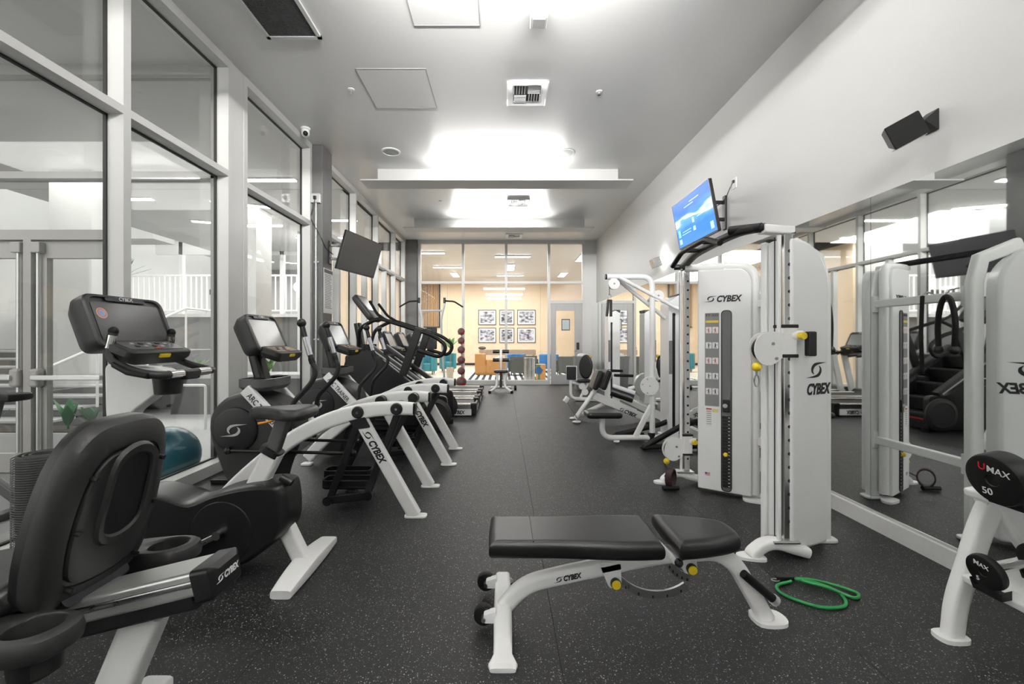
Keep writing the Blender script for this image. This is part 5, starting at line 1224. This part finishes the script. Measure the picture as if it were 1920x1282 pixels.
MB().rtube([(ex(2.20), 0, .05), (ex(2.34), 0, .05)], (0, 1, 0), .35, .07, .02).build('rear_base', WHITE, be)
# ================================================================ leg extension machine at the far end
le = thing('leg_extension', 'white leg machine with an oval black backrest near the lounge door', 'weight machine', (1.72, 8.85, 0)); le.scale = (.96,)*3
wtower(le, 2.15, 8.40, 1.80, .23, .30)
def gx_(x): return x-1.78
sq = MB().box((gx_(1.45), -.10, .60), (.20, .05, .28), rot('Z', -.25, (gx_(1.45), -.10, .60))).build('shin_pad', VINYL, le, .015)
MB().box((gx_(1.45)+.005, -.072, .60), (.23, .02, .31), rot('Z', -.25, (gx_(1.45), -.10, .60))).build('pad_plate', WHITE, sq, .004)
MB().tube(fil([(gx_(1.44), -.08, .45), (gx_(1.44), -.08, .06), (gx_(1.80), -.05, .05)], .12, 6), .03, 12).build('front_frame', WHITE, le)
MB().tube(fil([(gx_(1.48), -.05, .40), (gx_(1.62), -.05, .36), (gx_(1.80), 0, .40)], .05), .026).build('seat_frame', WHITE, le)
OM = fr((gx_(1.79), .0, .73), (.90, -.43, 0), (.15, 0, 1))
MB().pad(ell(.15, .26, 28), .08, .03, OM).build('backrest', VINYL, le)
bb = MB().b2(-.03, .03, -.2, .15, -.03, .0, OM).build('backrest_bracket', WHITE, le); MB().b2(.05, .09, .2, .26, -.03, .012, OM).build('pull_tab', YEL, bb)
MB().tube(fil([(gx_(1.86), -.06, .82), (gx_(1.92), -.08, .60), (gx_(1.80), -.05, .35), (gx_(1.66), -.04, .08)], .08), .028).build('rear_frame', WHITE, le)
MB().pad(rrect(.30, .34, .06), .07, .03, Matrix.Translation((gx_(1.72), 0, .40))).build('seat', VINYL, le)
for q in ((1.68, .32), (1.74, .20)): MB().lathe([(.07, -.02), (.07, .02)], (gx_(q[0]), -.10, q[1]), (0, 1, 0), 22).build('cam', WHITE, le)
MB().rtube([(gx_(1.55), 0, .035), (gx_(2.25), -.20, .035)], (0, 0, 1), .06, .12, .02).build('base', WHITE, le)
# ================================================================ far end equipment
pt = thing('pull_up_tower', 'tall pale grey pull-up and dip tower left of the ball tree', 'pull up tower', (-1.76, 10.6, 0))
PALE = mat('pale_grey_steel', (.55, .58, .60), .35)
for s in (-1, 1):
    u = smooth([(s*.32, 0, .02), (s*.27, 0, .8), (s*.24, -.02, 1.4), (s*.235, -.03, 1.75), (s*.27, -.04, 1.95), (s*.31, -.05, 2.10), (s*.315, -.05, 2.26)], 4)
    MB().tube(u, .026, 12).build('upright', PALE, pt)
    MB().tube(fil([(s*.315, -.05, 2.22), (s*.56, -.10, 2.20), (s*.78, -.15, 2.06)], .05), .02, 10).build('outer_grip', RUBBER, pt)
    MB().cyl((s*.315, -.05, 2.16), (s*.315, -.05, 2.30), .03).build('grip_socket', BLACK, pt)
    MB().tube(fil([(s*.27, 0, 1.15), (s*.30, -.30, 1.15), (s*.30, -.50, 1.17)], .05), .022).build('dip_arm', PALE, pt)
    MB().box((s*.30, -.33, 1.20), (.09, .30, .05)).build('arm_pad', VINYL, pt, .015)
    MB().tube([(s*.32, .05, .03), (s*.34, -.45, .03)], .03).build('floor_leg', PALE, pt)
MB().cyl((-.27, -.04, 1.98), (.27, -.04, 1.98), .022).build('cross_bar', PALE, pt)
MB().cyl((-.31, 0, .10), (.31, 0, .10), .025).build('cross_bar', PALE, pt)
MB().box((0, -.06, 1.30), (.26, .07, .55)).build('back_pad', VINYL, pt, .025)
MB().cyl((-.25, -.0, 1.30), (.25, 0, 1.30), .022).build('pad_bar', PALE, pt)
bt = thing('ball_rack', 'slim vertical rack for medicine balls before the far glass', 'rack', (-1.09, 11.16, 0))
MB().cyl((0, .14, .02), (0, .14, 1.52), .022).build('post', STEEL, bt)
MB().tube([(.24*math.cos(a*PI/12), .05+.20*math.sin(a*PI/12), .012) for a in range(24)], .010, 8, closed=True).build('base_ring', BLACKM, bt)
MB().cyl((0, .14, .012), (0, .24, .012), .012).build('base_link', BLACKM, bt)
MBALL = mat('red_black_ball', (.05, .05, .05), .55); nt = MBALL.node_tree; nd = nt.nodes; L = nt.links; p = nd['Principled BSDF']
tc = nd.new('ShaderNodeTexCoord'); nz = nd.new('ShaderNodeTexNoise'); nz.inputs['Scale'].default_value = 2.8; L.new(tc.outputs['Generated'], nz.inputs[0]); cr = nd.new('ShaderNodeValToRGB'); cr.color_ramp.elements[0].position = .47; cr.color_ramp.elements[0].color = (.10, .09, .09, 1); cr.color_ramp.elements[1].position = .53; cr.color_ramp.elements[1].color = (.42, .015, .02, 1)
L.new(nz.outputs[0], cr.inputs[0]); L.new(cr.outputs[0], p.inputs['Base Color'])
for i, (zz, r) in enumerate(((.16, .135), (.445, .102), (.73, .105), (1.0, .10), (1.235, .092), (1.475, .095))):
    tag(MB().ball((-1.09, 11.16, zz), r, 20, 14).build('medicine_ball', MBALL), 'red and dark grey medicine ball, %s from the bottom of the rack' % ['first', 'second', 'third', 'fourth', 'fifth', 'sixth'][i], 'medicine ball', 'medicine balls on the rack')
    if i:
        for s in (-1, 1): MB().tube(fil([(0, .14, zz-r*.55), (s*r*.8, .10, zz-r*.78), (s*r*.8, -.05, zz-r*.72)], .03), .008, 8).build('cradle', BLACKM, bt)
ab = thing('ab_bench', 'white abdominal bench with black roller pads facing the aisle', 'bench', (-.05, 10.3, 0))
for s in (-1, 1):
    MB().tube(fil([(s*.26, -.28, .03), (s*.10, 0, .12), (s*.08, .1, .45)], .1), .03, 12).build('front_leg', WHITE, ab)
    MB().cyl((s*.26, -.28, 0), (s*.26, -.28, .06), .035).build('foot', RUBBER, ab)
    MB().tube(fil([(s*.22, .75, .03), (s*.25, .3, .06), (s*.10, .1, .12)], .1), .026).build('rear_leg', WHITE, ab)
MB().tube([(-.26, .75, .03), (.26, .75, .03)], .028).build('rear_bar', WHITE, ab)
MB().pad(rrect(.34, .30, .05), .07, .03, Matrix.Translation((0, .10, .46))).build('seat_pad', VINYL, ab)
MB().rtube([(0, .25, .30), (0, .30, 1.02)], (1, 0, 0), .06, .07, .012).build('upright', CHROME, ab)
for zz in (.76, .97):
    for s in (-1, 1): MB().cyl((s*.04, .24, zz), (s*.20, .24, zz), .045, 18).build('roller_pad', VINYL, ab)
MB().tube([(0, .05, .10), (0, .1, .46)], .03).build('seat_post', BLACKM, ab)
MB().lathe([(.06, -.03), (.06, .03)], (.36, .40, .06), (1, 0, 0), 20).build('wheel', RUBBER, ab); MB().cyl((.25, .40, .06), (.36, .40, .06), .012).build('wheel_axle', STEEL, ab)
bi = thing('waste_bin', 'grey square waste bin in the far right corner by the mirror', 'waste bin', (2.02, 10.9, 0))
MB().rings([[(p[0]*w_, p[1]*w_, zz) for p in rrect(1, 1, .08)] for w_, zz in ((.34, 0), (.40, .80), (.42, .80), (.42, .84), (.38, .84), (.36, .70))]).build('bin', mat('bin_grey', (.22, .22, .225), .5), bi)
MB().ball((0, 0, .84), .13, sc=(1, 1, .6)).build('bin_liner', WHT_PRINT, bi)
# ================================================================ televisions, speakers, wall and column fittings
def tv(loc, w_, h, normal, up, screen, label, name='television'):
    t = thing(name, label, 'television', loc)
    n = V(normal).normalized(); u = V(up); u = (u-n*u.dot(n)).normalized(); r = u.cross(n)
    M = Matrix((r, u, n)).transposed().to_4x4()
    b = MB(); b.M = M; b.prism(rrect(w_, h, .008, 2), -.035, 0, 'z'); b.build('casing', BLACK, t, .004)
    b = MB(); b.M = M; b.prism(rrect(w_*.6, h*.55, .02, 3, 0, -h*.1), -.06, -.035, 'z'); b.build('back_housing', BLACK, t, .008)
    b = MB(); b.M = M; b.prism(rrect(w_-.02, h-.03, .003, 2, 0, .004), 0, .002, 'z'); s_ = b.build('screen', screen, t)
    b = MB(); b.M = M
    for q in ((0, h/2-.004, w_, .008), (0, -h/2+.005, w_, .010), (-w_/2+.004, 0, .008, h), (w_/2-.004, 0, .008, h)): b.box((q[0], q[1], .002), (q[2], q[3], .004))
    b.build('bezel', mat('tv_bezel_'+name, (.10, .10, .10), .3, .5), t)
    return t, M, s_
def tv_screen():
    m = bpy.data.materials.new('blue_menu_screen'); m.use_nodes = True; nt = m.node_tree; nd = nt.nodes; L = nt.links
    p = nd['Principled BSDF']; p.inputs['Base Color'].default_value = (.01, .02, .05, 1); p.inputs['Roughness'].default_value = .35; p.inputs['Specular IOR Level'].default_value = .1
    tc = nd.new('ShaderNodeTexCoord'); sx = nd.new('ShaderNodeSeparateXYZ'); L.new(tc.outputs['Generated'], sx.inputs[0])
    nz = nd.new('ShaderNodeTexNoise'); nz.inputs['Scale'].default_value = 2.2; mp = nd.new('ShaderNodeMapping'); mp.inputs[3].default_value = (1, 1, 2.5); L.new(tc.outputs['Generated'], mp.inputs[0]); L.new(mp.outputs[0], nz.inputs[0])
    ad = nd.new('ShaderNodeMath'); ad.operation = 'MULTIPLY_ADD'; ad.inputs[1].default_value = .45; L.new(nz.outputs[0], ad.inputs[0]); L.new(sx.outputs[2], ad.inputs[2])
    cr = nd.new('ShaderNodeValToRGB'); e = cr.color_ramp.elements
    e[0].position = .25; e[0].color = (.05, .20, .75, 1); e[1].position = 1.0; e[1].color = (.02, .12, .62, 1)
    for q, c in ((.5, (.02, .16, .72)), (.72, (.10, .32, .90)), (.80, (.75, .85, 1.0)), (.88, (.05, .22, .80))):
        k = e.new(q); k.color = (*c, 1)
    L.new(ad.outputs[0], cr.inputs[0]); L.new(cr.outputs[0], p.inputs['Emission Color']); p.inputs['Emission Strength'].default_value = 1.0
    return m
t1, M1, s1 = tv((2.235, 5.02, 2.70), .98, .57, (-1, 0, -.19), (0, 0, 1), tv_screen(), 'wall television showing a blue menu screen above the pulldown machine')
UI = mat('menu_tile', (.1, .3, .6), .3, emit=(.35, .6, .95), es=.8); UIG = mat('menu_green', (.1, .4, .3), .3, emit=(.15, .55, .40), es=.8)
for i, q in enumerate(((-.41, -.10, .06, .09, UIG), (-.41, -.20, .07, .06, UI), (.0, -.02, .05, .06, UI), (.0, -.12, .06, .05, UI), (.40, -.19, .07, .08, UI))):
    b = MB(); b.M = M1; b.box((q[0], q[1], .0025), (q[2], q[3], .001)); b.build('menu_tile', q[4], s1)
for q in ((-.20, -.10), (-.22, -.13), (.2, .02), (.22, -.01), (.1, .20), (-.05, .17)):
    b = MB(); b.M = M1; b.box((q[0], q[1], .0025), (.24, .008, .001)); b.build('menu_line', UI, s1)
# arms to the wall
def wall_plate(t, o, x, y, zz): return None
wp = MB(); wp.b2(2.60-2.235, 2.63-2.235, 5.0-5.02, 5.06-5.02, -.14, .26).build('wall_plate', BLACKM, t1, .006)
for zz in (.16, -.04):
    MB().rtube([(2.60-2.235, .0, zz+.02), (2.36-2.235, -.06, zz), (2.29-2.235, .0, zz-.02)], (0, 0, 1), .04, .03, .006).build('mount_arm', BLACKM, t1)
MB().b2(.03, .055, -.15, .15, -.12, .20).build('mount_bracket', BLACKM, t1)
t2, M2, s2 = tv((-2.17, 6.53, 2.545), 1.0, .57, (.93, -.22, -.30), (0, 0, 1), SCREEN, 'dark switched-off television on the concrete column', 'column_television')
MB().b2(-.405, -.38, -.25, -.17, -.16, .18).build('wall_plate', BLACKM, t2, .005)
for zz in (.12, -.08):
    MB().rtube([(-.39, -.20, zz), (-.22, -.14, zz), (-.07, .0, zz*.5)], (0, 0, 1), .035, .028, .006).build('mount_arm', BLACKM, t2)
MB().rtube([(-.22, -.14, -.10), (-.22, -.14, .14)], (0, 1, 0), .03, .03, .006).build('mount_post', BLACKM, t2)
MB().b2(-.075, -.05, -.12, .12, -.10, .12).build('mount_bracket', BLACKM, t2)
def outlet(loc, normal, label, cat='outlet'):
    t = thing('wall_outlet', label, cat, loc); M = fr((0, 0, 0), V((0, 0, 1)).cross(V(normal)), (0, 0, 1))
    b = MB(); b.M = M; b.prism(rrect(.08, .12, .006, 2), 0, .008, 'z'); b.build('cover_plate', WHT_PRINT, t)
    b = MB(); b.M = M; b.box((0, .02, .018), (.03, .03, .02)); b.build('plug', BLACK, t, .004)
    return t
outlet((XR, 4.84, 3.04), (-1, 0, 0), 'white outlet with a black plug above the television on the right wall')
tag(MB().tube(smooth([(XR-.02, 4.84, 3.06), (XR-.05, 4.86, 2.98), (XR-.06, 4.93, 2.90), (2.52, 4.98, 2.84), (2.40, 5.0, 2.78)], 6), .005, 8).build('television_cable', BLACKM), 'thin black power cable from the outlet to the blue television', 'cable')
jb = thing('junction_box', 'grey electrical box with conduit on the concrete column', 'electrical box', (-2.655, 6.09, 3.27))
MB().box((0, -.03, 0), (.13, .06, .13)).build('box', mat('galvanised', (.5, .5, .5), .4, .6), jb, .006)
MB().box((0, -.07, .0), (.04, .03, .05)).build('plug', BLACK, jb, .006)
MB().cyl((0, -.03, -.06), (0, -.03, -3.27), .014).build('conduit', mat('conduit_steel', (.55, .55, .54), .35, .6), jb)
for zz in (-.9, -2.0): MB().box((0, -.012, zz), (.07, .02, .02)).build('conduit_clip', STEEL, jb)
tag(MB().tube(smooth([(-2.655, 6.02, 3.24), (-2.70, 6.03, 3.08), (-2.72, 6.05, 2.98), (-2.66, 6.05, 2.86), (-2.585, 6.06, 2.72), (-2.55, 6.15, 2.58), (-2.50, 6.28, 2.52)], 6), .006, 8).build('column_cable', BLACKM), 'thin black cable from the electrical box to the dark television', 'cable')
po = thing('rules_poster', 'white printed rules notice on the concrete column under the dark television', 'poster', (-2.572, 6.27, 1.99))
MB().b2(0, .006, -.155, .165, -.34, .31).build('sheet', WHT_PRINT, po)
MB().b2(.006, .007, -.145, .155, .245, .295).build('title_bar', mat('title_grey', (.12, .12, .12), .6), po)
for k in range(21):
    MB().b2(.006, .0068, -.12, .13-.05*random.random(), .215-.024*k, .224-.024*k).build('text_line', GREYP, po)
scm = thing('security_camera', 'small white dome security camera at the top of the window wall', 'camera', (-2.60, 5.62, ZC))
MB().lathe([(.06, 0), (.06, -.02), (.045, -.03)], n=24).build('mount', WHITE2, scm)
MB().lathe([(.05, -.02), (.052, -.06), (.045, -.10), (.02, -.115)], n=24).build('body', WHITE2, scm)
MB().ball((.015, -.035, -.085), .032).build('lens', BLACK, scm)
# speakers on right wall
s3 = thing('wall_speaker', 'black box loudspeaker on a bracket high on the right wall', 'speaker', (XR, 2.62, 2.60))
F_ = fr((-.225, -.08, -.085), (.87, -.3, .48), (-.5, 0, .87))   # x across, y up, z out of the grille
sp3 = F_ @ Matrix(((0, 1, 0, 0), (0, 0, 1, 0), (-1, 0, 0, 0), (0, 0, 0, 1)))
b = MB(); b.M = sp3; b.rings([[(.11, -.06, -.05), (.11, .06, -.05), (.11, .06, .05), (.11, -.06, .05)], [(0, -.093, -.074), (0, .093, -.074), (0, .093, .074), (0, -.093, .074)]]); cb = b.build('cabinet', BLACK, s3, .006)
b = MB(); b.M = sp3; b.prism(rrect(.178, .14, .006, 2), -.006, -.0005, 'x'); b.build('grille', RUBBER, cb)
b = MB(); b.M = sp3; b.box((.03, 0, -.074), (.05, .16, .006)); b.build('trim_edge', SILV_PRINT, cb)
MB().prism(fil([(0, -.07), (0, .07), (-.09, -.01)], .01, 2, True), -.05, .03, 'y').build('wall_bracket', BLACKM, s3, .004)
s4 = thing('wall_spotlight', 'small silver wall spotlight above the mirror far along the right wall', 'lamp', (XR, 6.97, 2.57))
M = Matrix.Rotation(math.radians(-20), 4, 'Y')
MB().box((-.15, -.02, .0), (.13, .16, .15), M).build('housing', STEEL, s4, .006)
MB().rtube([(0, 0, 0), (-.09, 0, 0)], (0, 1, 0), .05, .04).build('arm', WHITE, s4)
MB().box((-.083, -.02, .0), (.006, .13, .12), M).build('lamp_glass', mat('spot_glow', (1, 1, 1), .4, emit=(1, 1, .98), es=6), s4)
a = area('spot_lamp', (-.07, -.02, .03), .12, .12, 1.2, (0, math.radians(-90), 0)); a.parent = s4
# ================================================================ floor items by the window
TB = mat('teal_ball', (.006, .075, .105), .28, var=.12, scale=3)
sball = thing('stability_ball', 'teal stability ball on the floor behind the window glass', 'exercise ball', (-3.17, 4.03, .17))
bb_ = MB(); R = []
for i in range(33):
    a = PI*(.012+.976*i/32)-PI/2; rr = .27*(1+.004*math.sin(a*30)); R.append([(math.cos(a)*math.cos(2*PI*k/36)*rr, math.cos(a)*math.sin(2*PI*k/36)*rr, math.sin(a)*rr) for k in range(36)])
bb_.M = Matrix.Rotation(1.0, 4, 'X') @ Matrix.Rotation(.5, 4, 'Y'); bb_.rings(R); bb_.build('ball', TB, sball, ang=60)
fm = thing('foam_mat_roll', 'upright rolled grey ribbed exercise mat by the window', 'exercise mat', (-2.47, 2.3, 0))
sp_pts = []
for k in range(70):
    a = k/69*2*PI*3.2; rr = .045+.075*k/69; sp_pts.append((rr*math.cos(a), rr*math.sin(a)))
inner = [(p[0]*(1-.008/max(.03, math.hypot(*p))), p[1]*(1-.008/max(.03, math.hypot(*p)))) for p in sp_pts]
MB().prism(sp_pts+inner[::-1], 0, .66, 'z').build('roll', mat('ribbed_foam', (.07, .07, .07), .7, var=.1), fm)
b = MB()
for k in range(53): b.tube([(.122*math.cos(a), .122*math.sin(a), .012+.0122*k) for a in [2*PI*j/28 for j in range(28)]], .0025, 5, closed=True)
o = b.build('ribs', mat('ribbed_foam_2', (.085, .085, .085), .7), fm); o['kind'] = 'stuff'
cd = tag(MB().tube(smooth([(-2.62, 3.20, .007), (-2.50, 3.22, .007), (-2.44, 3.30, .007), (-2.50, 3.40, .02), (-2.58, 3.38, .007), (-2.56, 3.28, .007), (-2.46, 3.36, .022), (-2.40, 3.46, .007), (-2.50, 3.55, .007), (-2.62, 3.60, .007)], 6), .006, 8).build('loose_cable', RUBBER), 'black power cord looping on the floor by the window sill', 'cable')
ps = thing('power_adapter', 'flat black power adapter on the floor between the bike and the arc trainer', 'adapter', (-2.42, 3.78, 0))
MB().b2(-.14, .14, -.05, .05, 0, .045).build('case', BLACK, ps, .01); MB().cyl((-.14, 0, .022), (-.17, 0, .022), .010).build('cable_boot', RUBBER, ps)
